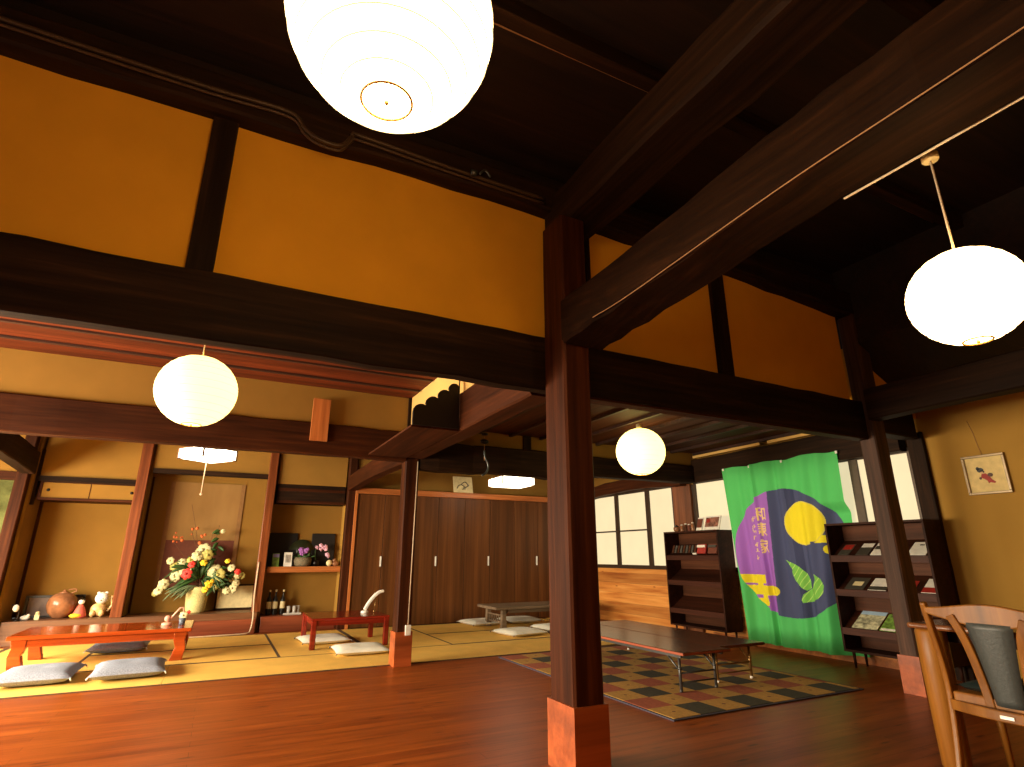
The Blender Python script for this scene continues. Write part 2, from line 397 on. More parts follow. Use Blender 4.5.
pillar('wooden_post', 'dark post between shelf niche and wardrobe', 1.78, 1.90, 9.52, 9.66, 2.70, 'midZ', cat='post')
pillar('wooden_post', 'brown corner post at the far left of the alcoves', -2.52, -2.39, 9.5, 9.64, 2.70, 'midZ', cat='post')
pillar('wooden_post', 'dark window post behind the right display shelf beside the plain wall', 6.215, 6.262, 3.085, 3.235, 2.30, 'darkZ', cat='post')
pillar('wooden_post', 'brown corner post between the two rows of glowing windows', 6.212, 6.262, 6.36, 6.74, 2.125, 'cornerpost', cat='post')

# ------------------------------------------------------------------ beams
def beam(label, bm, mat, cat='beam', name='wooden_beam'): return tag(bm.build(name, mat), label, cat)
beam('massive dark beam across the upper left, under the ochre panels', timber('X', (XL,3.105,2.335), (2.0,3.105,2.335), .10, .375, 1, .008, 22), 'darkX')
beam('dark beam between the central pillar and the right pillar', timber('X', (2.0,3.11,2.335), (5.27,3.11,2.315), .11, .365, 2, .007, 14), 'darkX')
beam('short dark beam from the right pillar to the window wall', timber('X', (5.40,3.14,2.36), (6.12,3.14,2.36), .14, .28, 3, .004, 4), 'darkX')
beam('thick hewn beam running from the central pillar to the upper right corner', timber('Y', (0,0,0), (1,1,1), .33, .30, 4, .007, 28, path=sm([(1.925,2.78,2.535),(2.03,2.2,2.64),(2.10,1.3,2.752),(2.10,.6,2.757),(2.10,-.6,2.76),(2.10,YB,2.76)])), 'hewnY')
beam('high dark beam running under the ceiling from the top of the central pillar', timber('Y', (2.0,3.10,3.49), (2.03,YB,3.49), .33, .30, 5, .009, 20), 'darkY')
beam('dark beam running toward the viewer from the right pillar above the picture', timber('Y', (5.29,2.99,2.445), (5.29,YB,2.445), .17, .29, 6, .006, 16), 'darkY')
beam('long reddish brown beam in front of the alcoves on the left', timber('X', (XL,6.23,2.29), (1.765,6.23,2.29), .15, .335, 7, .006, 18), 'midX')
beam('rough dark natural beam over the mat floor right of the slim post', timber('X', (1.935,6.23,2.205), (4.1,6.23,2.215), .17, .34, 8, .014, 10), 'darkX')
beam('dark beam behind the paper lantern above the rug', timber('X', (4.1,6.23,2.235), (6.14,6.23,2.24), .16, .26, 9, .006, 8), 'darkX')
beam('reddish cross beam from the central pillar back to the slim post', timber('Y', (1.87,3.225,2.335), (1.87,6.15,2.335), .20, .36, 10, .003, 12), 'midY')
beam('curved brown beam from the slim post back to the wardrobe corner', timber('Y', (1.85,6.32,2.24), (1.85,9.52,2.24), .15, .24, 11, .005, 10, bow=.03), 'midY')
beam('dark curved beam end at the far left above the corner post', timber('Y', (-2.44,6.31,2.35), (-2.40,9.50,2.28), .16, .30, 12, .004, 12, bow=.06), 'darkY')
beam('arched brown log above the far glowing windows', timber('Y', (6.17,6.42,2.20), (6.17,9.4,2.16), .18, .20, 13, .008, 14, bow=.07), 'midY')
beam('dark header beam above the windows behind the green banner', timber('Y', (6.20,3.27,2.29), (6.20,6.20,2.29), .14, .33, 14, .004, 12), 'darkY')
beam('dark log along the top of the ochre panels under the high ceiling, left of the pillar', timber('X', (XL,3.12,3.62), (1.92,3.12,3.62), .24, .22, 15, .012, 22), 'darkX')
beam('dark curved log along the top of the ochre panels right of the central pillar', timber('X', (2.135,3.12,3.64), (5.36,3.12,3.50), .24, .26, 16, .012, 14, bow=.03), 'darkX')
# wall studs in the ochre panels
def stud(x0, x1, z0, z1, label):
    tag(MB().box(x0,x1,3.085,3.12,z0,z1).build('wall_stud', 'darkZ', bev=.004), label, 'stud')
stud(-.355,-.225,2.52,3.52, 'dark vertical stud dividing the two large ochre panels on the left')
stud(3.475,3.635,2.50,3.52, 'dark vertical stud dividing the ochre panels right of the pillar')
stud(2.19,2.225,2.52,3.52, 'thin dark vertical stud right beside the central pillar')

# ledge strip under the big beams
tag(MB().box(2.0,5.27,3.062,3.16,2.13,2.146).build('track_board', 'midX'), 'thin pale track board under the beam between the two pillars', 'board')

# ------------------------------------------------------------------ cables along the panels' top
def conduit(dy, dz, r):
    z = 3.60+dz
    return MB().tube(sm([(-2.6,2.97-dy,z+.03),(-1.2,2.97-dy,z),(-.4,2.97-dy,z-.01),(.02,2.97-dy,z),(.12,2.97-dy,z-.08),(.2,2.95-dy,z-.14),(.33,2.95-dy,z-.14),(.40,2.97-dy,z-.03),(.46,2.97-dy,z-.01),(1.1,2.97-dy,z-.035),(1.76,2.97-dy,z-.045)]), r, 8)
t = thing('cable_conduit', 'brown cable pipes with a dip, along the top of the ochre panels', 'cable', (0,0,0))
conduit(0,0,.013).build('pipe', 'conduit', t); conduit(0,-.035,.009).build('pipe', 'conduit', t)
MB().tube([(1.18,2.95,3.57),(1.22,2.95,3.57)], .022, 10).tube(sm([(1.24,2.94,3.57),(1.28,2.94,3.61),(1.32,2.94,3.57)]), .008).build('connector', 'iron', t)
tag(MB().tube([(.3,2.11,3.885),(.98,2.12,3.885),(2.2,2.11,3.885),(3.2,2.10,3.885),(5.2,2.12,3.885)], .0075).build('ceiling_wire', 'dimwire'), 'thin pale wire running across the dark high ceiling', 'wire')

# ------------------------------------------------------------------ paper lanterns
def lantern(label, loc, R, top, sq=.97, canopy=True, nrib=13, paper='paper', caph=.03, ribr=.0016):
    t = thing('paper_lantern', label, 'lantern', loc, 0)
    prof = []; n = 28
    a0 = .24
    for i in range(n+1):
        th = a0 + (PI-2*a0)*i/n
        k = math.cos(th)
        prof.append((R*math.sin(th)*(1+.004*math.cos(i*PI)), -R*sq*k))
    s = MB().lathe(prof, n=48, cap=False).build('paper_shade', paper, t)
    rb = MB()
    for i in range(1, nrib):
        th = a0 + (PI-2*a0)*i/nrib
        r = R*math.sin(th)*1.003; z = -R*sq*math.cos(th)
        rb.tube([(r*math.cos(2*PI*k/48), r*math.sin(2*PI*k/48), z) for k in range(49)], ribr, 5, False)
    rb.build('rib_rings', 'rib', s)
    for zz, nm in ((-R*sq*math.cos(a0),'bottom_ring'), (R*sq*math.cos(a0),'top_ring')):
        r = R*math.sin(a0); g = MB().tube([(r*math.cos(2*PI*k/32), r*math.sin(2*PI*k/32), zz) for k in range(33)], .004, 6, False)
        if nm == 'bottom_ring': g.tube([(-r,0,zz),(0,0,zz+.002),(r,0,zz)], .0008, 4).ball((0,0,zz-.004), .007, 8, 6)
        g.build(nm, 'ringm', s)
    MB().ball((0,0,-R*.35), R*.17).build('bulb', 'boxlight', t)
    MB().tube([(0,0,R*.15),(0,0,top-loc[2])], .0045, 6).build('cord', 'cable', t)
    if canopy:
        cr = max(R*.115,.030); MB().lathe([(cr*.9,top-loc[2]-caph),(cr,top-loc[2]-caph*.85),(cr,top-loc[2])], n=20).build('ceiling_cap', 'cream', t)
    return t
L1 = lantern('largest round paper lantern at the top, cut off by the frame', (.245,1.24,2.545), .285, 3.88, ribr=.0026)
L2 = lantern('round paper lantern hanging left, in front of the alcoves', (-.29,4.41,2.22), .262, 2.84, paper='paper_dim')
L3 = lantern('small looking paper lantern hanging behind the central pillar, over the rug', (4.10,4.90,2.215), .272, 2.53, paper='paper_dim', caph=.10)
L4 = lantern('round paper lantern hanging at the right edge from the hewn beam', (2.365,.92,2.022), .187, 2.655, paper='paper_bright')
tag(MB().tube(sm([(2.262,1.22,2.606),(2.267,1.0,2.608),(2.268,.6,2.609),(2.268,-1.5,2.612)]), .005).build('wire', 'cable'), 'pale wire running along the lower right edge of the hewn beam', 'wire')
tag(MB().tube(sm([(1.80,2.5,2.45),(1.862,2.2,2.495),(1.93,1.3,2.596),(1.932,.6,2.601),(1.932,-1.5,2.606)]), .0025).build('wire', 'dimwire'), 'thin reddish wire along the lower left edge of the hewn beam', 'wire')

# square lamp in mat room
def boxlamp(label, loc, sx, sy, h, rz, top, cord):
    t = thing('pendant_box_lamp', label, 'lamp', loc, rz)
    MB().box(-sx/2,sx/2,-sy/2,sy/2,0,h).build('shade', 'boxlight', t, bev=.01)
    f = MB()
    e = .008
    for x in (-sx/2,sx/2):
        for y in (-sy/2,sy/2): f.box(x-e,x+e,y-e,y+e,0,h+.004)
    for y in (-sy/2,sy/2): f.box(-sx/2,sx/2,y-e,y+e,-.006,.004).box(-sx/2,sx/2,y-e,y+e,h-.003,h+.01)
    for x in (-sx/2,sx/2): f.box(x-e,x+e,-sy/2,sy/2,-.006,.004).box(x-e,x+e,-sy/2,sy/2,h-.003,h+.01)
    f.build('frame', 'lampframe', t)
    MB().tube([(0,0,h),(0,0,top-loc[2])], .006).lathe([(.05,top-loc[2]-.04),(.05,top-loc[2])], n=16).build('ceiling_fitting', 'white', t)
    if cord: MB().tube([(-.02,-.02,0),(-.03,-.03,-cord)], .006, 6).ball((-.03,-.03,-cord-.012), .015).build('pull_cord', 'cable', t)
    return t
boxlamp('white glowing pendant lamp with a long pull cord before the flower alcove', (-.28,7.9,2.24), .46, .46, .12, math.radians(38), 2.70, .42)
boxlamp('white glowing box lamp with dark edges in front of the wardrobe', (4.18,8.3,2.19), .58, .54, .12, 0, 2.70, .0)

# ------------------------------------------------------------------ kamidana
t = thing('altar_shelf', 'hanging altar shelf on the cross beam with black scalloped end board', 'shelf', (1.55,5.3,2.14))
MB().box(-.22,.21,-.75,.84,.012,.03).build('shelf_board', 'midY', t)
pts = [(.21,.03),(-.215,.03),(-.215,.14)]
cx = [(-.14,.145,.075),(-.035,.23,.07),(.07,.31,.065),(.16,.39,.055)]
prev = None
for x, z, r in cx:
    for k in range(7):
        a = PI - k*PI/6*.82
        pts.append((x+r*math.cos(a), z+r*math.sin(a)))
pts += [(.21,.62)]
MB().prism(pts, -.77, -.745, 'Y').build('scalloped_board', 'soot', t)

# hook and pulleys
t = thing('hanging_hook', 'dark iron pot hook hanging with pulleys before the beam', 'hook', (2.69,6.06,2.0))
MB().tube([(0,0,.18),(0,0,.56)], .004).build('rope', 'dimwire', t)
MB().ball((0,0,.50), (.045,.03,.018)).ball((0,0,.41), (.055,.035,.03)).build('pulley', 'black', t)
MB().tube(sm([(0,0,.30),(.01,0,.22),(.045,0,.15),(.05,0,.09),(.02,0,.03),(-.03,0,-.0)]), .013).build('hook', 'iron', t)
# wooden plaque
tag(MB().box(.70,.88,6.12,6.15,2.26,2.72).build('wooden_plaque', 'orangeZ', bev=.004), 'orange wooden plaque fixed over the long beam on the left', 'plaque')

# ------------------------------------------------------------------ tatami mats
def tatami(x0, x1, y0, y1):
    lx, ly = x1-x0, y1-y0; b = MB()
    hx, hy = lx/2-.002, ly/2-.002; e = .028
    if lx >= ly:
        b.box(-hx,hx,-hy+e,hy-e,0,.006).mat(1).box(-hx,hx,-hy,-hy+e,0,.0065).box(-hx,hx,hy-e,hy,0,.0065)
    else:
        b.box(-hx+e,hx-e,-hy,hy,0,.006).mat(1).box(-hx,-hx+e,-hy,hy,0,.0065).box(hx-e,hx,-hy,hy,0,.0065)
    o = b.build('tatami_mat', ['tatami','heri'], loc=((x0+x1)/2,(y0+y1)/2,0)); return o
mats = [(-4.0,-2.21,6.28,7.3,'woven mat by the floorboards at the far left edge'),
 (-2.21,-.3,6.28,7.3,'front woven mat under the two grey cushions'),
 (-.3,1.60,6.28,7.3,'front woven mat left of the slim post'),
 (1.60,3.5,6.28,7.3,'front woven mat right of the slim post'),
 (3.5,5.4,6.28,7.3,'front woven mat behind the rug'),
 (5.4,5.89,6.28,9.45,'woven mat along the cedar wall'),
 (-4.0,-2.15,7.3,9.45,'woven mat in the far left corner'),
 (-2.15,-1.15,7.3,9.45,'woven mat at left end of the bright red table'),
 (-1.15,.75,7.3,8.36,'woven mat under the right part of the bright red table'),
 (-1.15,.75,8.36,9.45,'woven mat just before the flower alcove step'),
 (.75,1.80,7.3,9.45,'woven mat under the left half of the dark red table'),
 (1.80,2.85,7.3,9.45,'woven mat at right end of the dark red table'),
 (2.85,4.75,7.3,8.36,'woven mat under the front of the grey table'),
 (2.85,4.75,8.36,9.45,'woven mat before the wardrobe doors'),
 (4.75,5.4,7.3,9.45,'woven mat hidden behind the central pillar')]
for x0,x1,y0,y1,l in mats: tag(tatami(x0,x1,y0,y1), l, 'mat')

# ------------------------------------------------------------------ tokonoma alcoves
YF, YK = 9.76, 10.25
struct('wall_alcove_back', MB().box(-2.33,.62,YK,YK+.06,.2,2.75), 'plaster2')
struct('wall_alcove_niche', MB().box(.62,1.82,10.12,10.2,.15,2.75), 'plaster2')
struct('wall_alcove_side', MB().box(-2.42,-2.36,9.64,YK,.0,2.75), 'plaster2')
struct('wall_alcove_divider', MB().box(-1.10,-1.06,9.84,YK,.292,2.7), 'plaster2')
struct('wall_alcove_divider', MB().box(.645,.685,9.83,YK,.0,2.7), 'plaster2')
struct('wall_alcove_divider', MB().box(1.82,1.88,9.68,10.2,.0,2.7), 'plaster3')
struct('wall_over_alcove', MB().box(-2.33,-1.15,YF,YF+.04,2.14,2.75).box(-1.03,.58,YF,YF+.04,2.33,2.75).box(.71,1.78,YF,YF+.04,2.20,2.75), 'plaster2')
b = MB().box(-2.325,.635,9.66,YK-.005,.0,.29)
tag(b.build('alcove_platform', 'platf', bev=.006), 'raised brown wooden platform of the flower alcove', 'platform')
tag(MB().box(.69,1.775,9.66,10.11,.0,.22).build('alcove_platform', 'redplat', bev=.006), 'low reddish platform under the shelf niche', 'platform')
tag(MB().box(-1.16,.62,9.62,9.66,.0,.20).build('step_board', 'redplat'), 'reddish step board in front of the flower alcove', 'board')
struct('trim_3', MB().box(-1.02,.58,YF-.04,YF+.04,2.26,2.33), 'darkX')
struct('trim_4', MB().box(-2.33,-1.16,YF-.04,YF+.04,2.07,2.14), 'darkX')
struct('trim_5', MB().box(-2.36,-2.325,YF-.03,YF+.03,1.75,2.5), 'darkZ')
struct('trim_9', MB().box(-2.36,-2.325,YK-.03,YK,.295,2.07), 'midZ')
struct('trim_10', MB().box(-1.055,-1.03,YK-.03,YK,.295,2.26), 'midZ')
# small upper cabinet
t = thing('wall_cupboard', 'small cupboard with two pale sliding doors above the left alcove', 'cupboard', (-1.73,YF+.02,1.82))
MB().box(-.57,.57,-.03,.4,0,.035).box(-.57,.57,-.03,.4,.235,.255).box(-.57,-.54,-.03,.4,.035,.235).build('carcass', 'midX', t)
for x0, x1, s in ((-.54,-.005,-1),(.005,.565,1)):
    d = MB().box(x0,x1,-.012,.01,.035,.235).build('sliding_door', 'plaster2', t)
    MB().tube([((x0+.07) if s<0 else (x1-.07),-.02,.135),((x0+.07) if s<0 else (x1-.07),-.012,.135)], .02, 12).build('door_pull', 'black', d)
MB().box(-.005,.005,-.015,.012,.035,.235).build('divider', 'midX', t)
# dark upper cabinet in niche
t = thing('wall_cupboard', 'dark cupboard across the top of the shelf niche', 'cupboard', (1.245,YF,1.90))
MB().box(-.53,.53,0,.34,.0,.30).build('carcass', 'darkX', t)
MB().box(-.53,.53,-.012,0,.19,.235).box(-.53,.53,-.012,0,.0,.04).build('rail', 'midX', t)
# shelf in the niche
t = thing('niche_shelf', 'brown shelf board across the niche holding flowers and cards', 'shelf', (1.245,9.95,.85))
MB().box(-.54,.57,-.17,.16,.03,.075).box(-.54,.57,-.19,-.17,-.01,.075).build('board', 'orange', t)

# hanging scroll
t = thing('hanging_scroll', 'wide pale hanging scroll with a dark reddish lower part behind the flowers', 'scroll', (-.24,YK-.02,.6))
m, nt, bb = newmat('scroll_paper'); mp = mapping(nt,(1,1,1)); n_ = noise(nt, mapping(nt,(3,1,1.2)), 1, 3)
r = ramp(nt, n_.outputs[0], [(.3,(.24,.13,.035)),(.7,(.32,.18,.055))]); nt.links.new(r.outputs[0], bb.inputs['Base Color']); bb.inputs['Roughness'].default_value=.9; M['scrollA']=m
M['scrollB'] = plain('scroll_red_brown_silk', (.13,.035,.018), .8)
M['scrollC'] = plain('scroll_brown_border', (.22,.11,.035), .85)
MB().box(-.56,-.50,0,.006,.04,1.60).build('border', 'scrollC', t); MB().box(.44,.50,0,.006,.04,1.60).build('border', 'scrollC', t)
MB().box(-.50,.44,0,.005,.72,1.60).build('picture', 'scrollA', t)
MB().box(-.50,.44,0,.005,.04,.72).build('lower_panel', 'scrollB', t)
MB().tube([(-.53,-.008,.02),(.47,-.008,.02)], .018, 10).build('roller', 'darkX', t)
# framed certificate
t = thing('framed_certificate', 'framed pale certificate leaning at the alcove back beside the flowers', 'frame', (.32,YK-.07,.29))
MB().obox((0,0,.19),(.50,.012,.34),rx=-.12).build('paper', 'cream', t)
f = MB()
for z in (.02,.36): f.obox((0,-.002+(z-.19)*.12,z),(.54,.022,.025),rx=-.12)
for x in (-.26,.26): f.obox((x,-.002,.19),(.025,.022,.36),rx=-.12)
f.build('frame', 'darkX', t)

# flower arrangement
M['leaf'] = plain('dark_green_leaf', (.035,.09,.02), .5); M['leaf2'] = plain('grey_green_leaf', (.14,.20,.10), .5)
M['petalW'] = plain('cream_white_petal', (.62,.58,.32), .6, var=.12); M['petalOl'] = plain('olive_yellow_petal', (.42,.38,.10), .6); M['petalY'] = plain('yellow_petal', (.85,.58,.03), .6)
M['petalR'] = plain('red_petal', (.72,.04,.03), .6); M['petalO'] = plain('orange_berry', (.60,.13,.03), .6)
M['petalP'] = plain('purple_petal', (.38,.14,.50), .6); M['petalPk'] = plain('pink_petal', (.70,.40,.55), .6)
M['twig'] = plain('brown_twig', (.12,.05,.02), .7)
M['pot'] = plain('pale_woven_pot', (.62,.55,.24), .7, var=.25, scale=60, bmp=.3)
def bloom(c, r, k=6, tilt=None):
    b = MB(); c = Vector(c); d = Vector(tilt or (random.uniform(-.6,.6),-1,random.uniform(-.1,.7))).normalized()
    q = Vector((0,0,1)).rotation_difference(d).to_matrix()
    for i in range(k):
        a = 2*PI*i/k
        R = q @ Matrix.Rotation(a,3,'Z') @ Matrix.Rotation(.35,3,'Y')
        b.ball(c + R @ Vector((r*.55,0,.0)), (r*.54,r*.44,r*.16), 8, 5, R)
    b.ball(c + d*r*.15, r*.25, 8, 5)
    return b
def leafm(b, p, d, L, w):
    p = Vector(p); d = Vector(d).normalized(); s = d.cross(Vector((0,1,.2))).normalized()
    n = s.cross(d)*.004; vs = []
    for k in range(6):
        t = k/5; ww = w*math.sin(PI*min(.98,max(.04,t)))**.8; q = p + d*L*t + Vector((0,0,-L*.28*t*t))
        vs += [q - s*ww/2 + n, q + n*2, q + s*ww/2 + n, q - n]
    fs = []
    for k in range(5):
        for j in range(4): fs.append((k*4+j, k*4+(j+1)%4, (k+1)*4+(j+1)%4, (k+1)*4+j))
    b._add(vs, fs+[(3,2,1,0),(20,21,22,23)], True)
FL = thing('flower_arrangement', 'large arrangement of cream, yellow and red flowers in a pale woven pot', 'flowers', (-.20,9.98,.29))
MB().lathe([(.115,0),(.13,.02),(.14,.14),(.15,.30),(.155,.36),(.145,.36),(.135,.30)], n=28).build('pot', 'pot', FL)
def FP(x, z): return (x+.20, z-.29)
for x, z, r in ((.20,.92,.05),(.36,.80,.045),(.25,.62,.06),(.18,.60,.05),(.24,.76,.05),(-.30,.90,.05),(-.74,.58,.04),(-.70,.62,.055),(-.64,.70,.065),(-.53,.80,.07),(-.42,.87,.06),(-.46,1.0,.05),(-.55,.95,.06),(-.36,1.03,.045),(-.22,1.17,.10),(-.14,1.10,.07),(-.27,1.10,.07),(-.02,.88,.09),(.04,.82,.08),(.02,.70,.08),(.09,.78,.06),(.31,.80,.045),(.30,.70,.05),(-.62,1.02,.05),(.02,1.45,.03)):
    u, w = FP(x, z); bloom((u, random.uniform(-.2,-.06), w), r*1.2, 7).build('cream_flower', random.choice(['petalW','petalW','petalOl']), FL)
for x, z, r in ((-.17,1.0,.045),(-.06,.70,.05),(-.11,.62,.04),(.14,1.02,.035),(-.02,.73,.03)):
    u, w = FP(x, z); bloom((u,-.26,w), r*1.2).build('yellow_flower', 'petalY', FL)
for x, z, r in ((-.38,.84,.07),(-.33,.97,.045),(.30,.86,.04)):
    u, w = FP(x, z); bloom((u,-.26,w), r*1.2).build('red_flower', 'petalR', FL)
b = MB()
for i in range(15): b.ball((random.uniform(-.42,.0)+.0-.0, random.uniform(-.05,.02), random.uniform(.98,1.22)), random.uniform(.012,.028), 6, 4)
b.build('berry_cluster', 'petalO', FL)
b = MB()
for p, q in (((0,0,.35),(-.26,0,1.55)),((0,0,.35),(-.20,0,1.15)),((0,0,.35),(.16,0,1.25)),((0,0,.35),(.08,0,1.1)),((0,0,.35),(-.42,-.05,1.0)),((0,0,.3),(.44,-.05,.62)),((0,0,.35),(.3,0,.95))):
    b.tube(sm([p, ((p[0]+q[0])/2+.03,0,(p[2]+q[2])/2+.02), q]), [.007]*6+[.003]*7, 5)
b.build('branch', 'twig', FL)
b = MB(); rnd = random.Random(3)
for i in range(80):
    a = rnd.uniform(-1.0,PI+1.0); r0 = rnd.uniform(.03,.2)
    leafm(b, (r0*math.cos(a), rnd.uniform(-.14,.0), .40+abs(r0)*1.2), (math.cos(a), rnd.uniform(-.5,.1), math.sin(a)*.9+.1), rnd.uniform(.14,.30), rnd.uniform(.04,.075))
for i in range(24): leafm(b, (.30+rnd.uniform(-.1,.15),rnd.uniform(-.2,.0),rnd.uniform(.32,.6)), (rnd.uniform(-.6,1),-.2,rnd.uniform(-.4,1)), .14, .055)
for i in range(8): leafm(b, (.18,rnd.uniform(-.1,.0),.75+.06*i), (rnd.uniform(-1,1),-.2,rnd.uniform(-.2,1)), .11, .06)
b.build('dark_leaves', 'leaf', FL)
b = MB()
for i in range(16): leafm(b, (-.12+rnd.uniform(-.1,.1),-.15,.38), (-1+rnd.uniform(-.1,.7),-.3,rnd.uniform(-.7,.1)), rnd.uniform(.18,.30), .03)
for i in range(10): leafm(b, (.15,-.12,.5), (rnd.uniform(.1,1),-.3,rnd.uniform(-.5,.8)), rnd.uniform(.15,.28), .03)
b.build('grey_leaves', 'leaf2', FL)

# items of the left alcove
zf = .29
t = thing('black_tray', 'black rimmed tray standing upright at the back of the left alcove', 'tray', (-1.92,YK-.05,zf))
MB().box(-.30,.30,0,.02,.0,.25).build('panel', plain('greyish_tray_face', (.20,.14,.12), .5), t)
MB().box(-.33,.33,-.03,.0,.25,.28).box(-.33,.33,-.03,.0,0,.02).box(-.33,-.30,-.03,.0,.02,.25).box(.30,.33,-.03,.0,.02,.25).build('rim', 'black', t)
t = thing('teapot', 'round brown glazed pottery jar with handle in the left alcove', 'pottery', (-1.80,9.97,zf))
M['glaze'] = plain('brown_green_glaze', (.26,.11,.05), .25, var=.5, scale=7)
MB().lathe([(.06,0),(.09,.01),(.150,.08),(.172,.17),(.155,.25),(.10,.305),(.05,.32)], n=28).build('body', 'glaze', t)
MB().lathe([(.055,.315),(.06,.322),(.03,.335),(.018,.345),(.02,.355),(.0,.36)], n=16, cap=False).build('lid', 'glaze', t)
MB().tube(sm([(.08,0,.31),(.13,0,.34),(.11,0,.365),(.04,0,.355)]), .008).build('handle', 'glaze', t)
t = thing('doll', 'small figurine in a red and yellow robe beside the pottery jar', 'figurine', (-1.575,9.90,zf))
MB().lathe([(.075,0),(.085,.02),(.06,.09),(.035,.15),(.02,.17)], n=16).build('red_robe', plain('pinkish_red_robe',(.65,.12,.08),.6), t)
MB().ball((-.03,-.05,.03),(.075,.05,.03)).build('yellow_sash', 'petalY', t)
h = MB().ball((0,0,.20),.036).build('head', 'whitecloth', t); MB().ball((0,.008,.225),(.034,.034,.022)).build('hair', 'black', h)
t = thing('dog_figurine', 'white and gold seated lucky animal figurine left of the alcove post', 'figurine', (-1.38,9.97,zf+.004))
M['figw'] = plain('white_gold_porcelain', (.66,.42,.18), .35, var=.5, scale=14)
MB().ball((0,.0,.085),(.10,.085,.09)).ball((-.05,-.07,.04),(.035,.04,.045)).ball((.05,-.07,.04),(.035,.04,.045)).build('body', 'figw', t)
h = MB().ball((.02,-.02,.235),(.082,.076,.078)).ball((-.025,-.02,.302),(.022,.015,.018)).ball((.065,-.02,.302),(.022,.015,.018)).build('head', 'white', t)
MB().ball((.0,-.085,.23),.008).ball((.04,-.085,.23),.008).ball((.02,-.09,.21),.009).build('face', 'black', h)
MB().tube(sm([(.10,0,.06),(.15,0,.14),(.13,0,.22),(.14,0,.26)]), .016).build('tail', 'figw', t)
t = thing('trinket', 'tiny yellowish trinket in front of the tray in the left alcove', 'trinket', (-2.02,9.87,zf))
MB().box(-.025,.025,-.02,.02,0,.06).ball((0,0,.075),.025).build('body', 'cream', t)
t = thing('trinket', 'tiny grey and white trinket near the left corner post', 'trinket', (-2.14,9.85,zf))
MB().ball((0,0,.03),(.05,.03,.03)).ball((.03,0,.055),.02).build('body', 'white', t)
t = thing('desk_lamp', 'small lamp with white head on a bent black stem at far left alcove edge', 'lamp', (-2.20,9.75,zf))
MB().lathe([(.04,0),(.04,.012),(.01,.02)], n=16).tube(sm([(0,0,.01),(.01,0,.08),(-.01,0,.14),(-.08,0,.20)]), .006).build('stem', 'black', t)
MB().ball((-.03,-.01,.155),(.035,.03,.045)).build('lamp_head', 'white', t)

# niche items
zs_ = .925
def card(name, label, x, y, z, w, h, mat, cat, lean=.15, rz=0):
    t = thing(name, label, cat, (x,y,z), rz)
    MB().obox((0,0,h/2),(w,.012,h),rx=-lean).build('board', mat, t); return t
M['greenpic'] = plain('green_landscape_print', (.16,.30,.06), .5, var=.6, scale=14)
t = card('picture_card', 'small green picture card on the niche shelf, leftmost', .82, 9.88, zs_, .10, .20, 'greenpic', 'card')
MB().obox((0,-.012,.165),(.09,.004,.05),rx=-.15).build('blue_band', plain('blue_band',(.25,.22,.5),.5), t)
t = card('letter_card', 'white upright card with grey writing lines on the niche shelf', 1.0, 9.88, zs_, .12, .215, 'white', 'card')
b = MB()
for k in range(4): b.obox((-.03+.02*k,-.012,.12),(.006,.002,.12),rx=-.15)
b.build('writing', 'steel', t)
M['basket'] = plain('grey_brown_basket', (.16,.13,.08), .8, var=.6, scale=70, bmp=.4)
t = thing('flower_basket', 'dark basket holding purple flowers on the niche shelf', 'flowers', (1.23,9.92,zs_))
MB().lathe([(.10,0),(.13,.03),(.14,.10),(.12,.14),(.11,.14)], n=20).build('basket', 'basket', t)
for x, z, r in ((-.04,.26,.05),(.02,.24,.045),(-.02,.21,.05),(.06,.27,.03)):
    bloom((x,-.06,z), r).build('purple_flower', 'petalP', t)
b = MB()
for i in range(22): leafm(b, (rnd.uniform(-.08,.1),rnd.uniform(-.06,.04),.12), (rnd.uniform(-1,1),-.2,rnd.uniform(0,1)), .13, .035)
b.build('leaves', 'leaf', t)
t = thing('orchid', 'pink orchid spray drooping right of the purple flowers', 'flowers', (1.43,9.93,zs_))
MB().lathe([(.05,0),(.06,.05),(.055,.09)], n=16).build('pot', 'black', t)
MB().tube(sm([(0,0,.08),(-.02,-.02,.26),(.06,-.04,.33),(.17,-.05,.26),(.2,-.05,.16)]), .004).build('stem', 'leaf', t)
for x, z in ((.0,.30),(.05,.33),(.09,.29),(.13,.27),(.16,.19),(.19,.16),(.06,.27),(.14,.31)):
    bloom((x,-.07,z), .036, 5).build('pink_flower', 'petalPk', t)
t = thing('shell_ornament', 'cream and brown ornament at the right end of the niche shelf', 'ornament', (1.70,9.88,zs_))
MB().ball((-.06,0,.05),(.05,.04,.05)).build('body', 'cream', t); MB().ball((.04,0,.04),(.06,.035,.04)).ball((.02,0,.09),(.03,.03,.03)).build('tail', 'glaze', t)
def screen(x, w, label):
    t = thing('black_plate', label, 'plate', (x,10.08,zs_)); MB().obox((0,0,.26),(w,.02,.52),rx=-.05).build('board', 'soot', t, bev=.01)
    MB().obox((0,.03,.02),(w*.5,.06,.04)).build('foot', 'soot', t)
screen(.92,.44,'large black square board behind the cards in the shelf niche'); screen(1.55,.38,'large black square board behind the pink orchid')
t = thing('round_dark_plate', 'round dark green plate between the two black boards', 'plate', (1.21,10.07,zs_))
MB().tube([(0,-.0,.22),(0,.02,.22)], .20, 28).build('disc', plain('dark_green_glaze',(.03,.035,.015),.3), t)
zb = .22
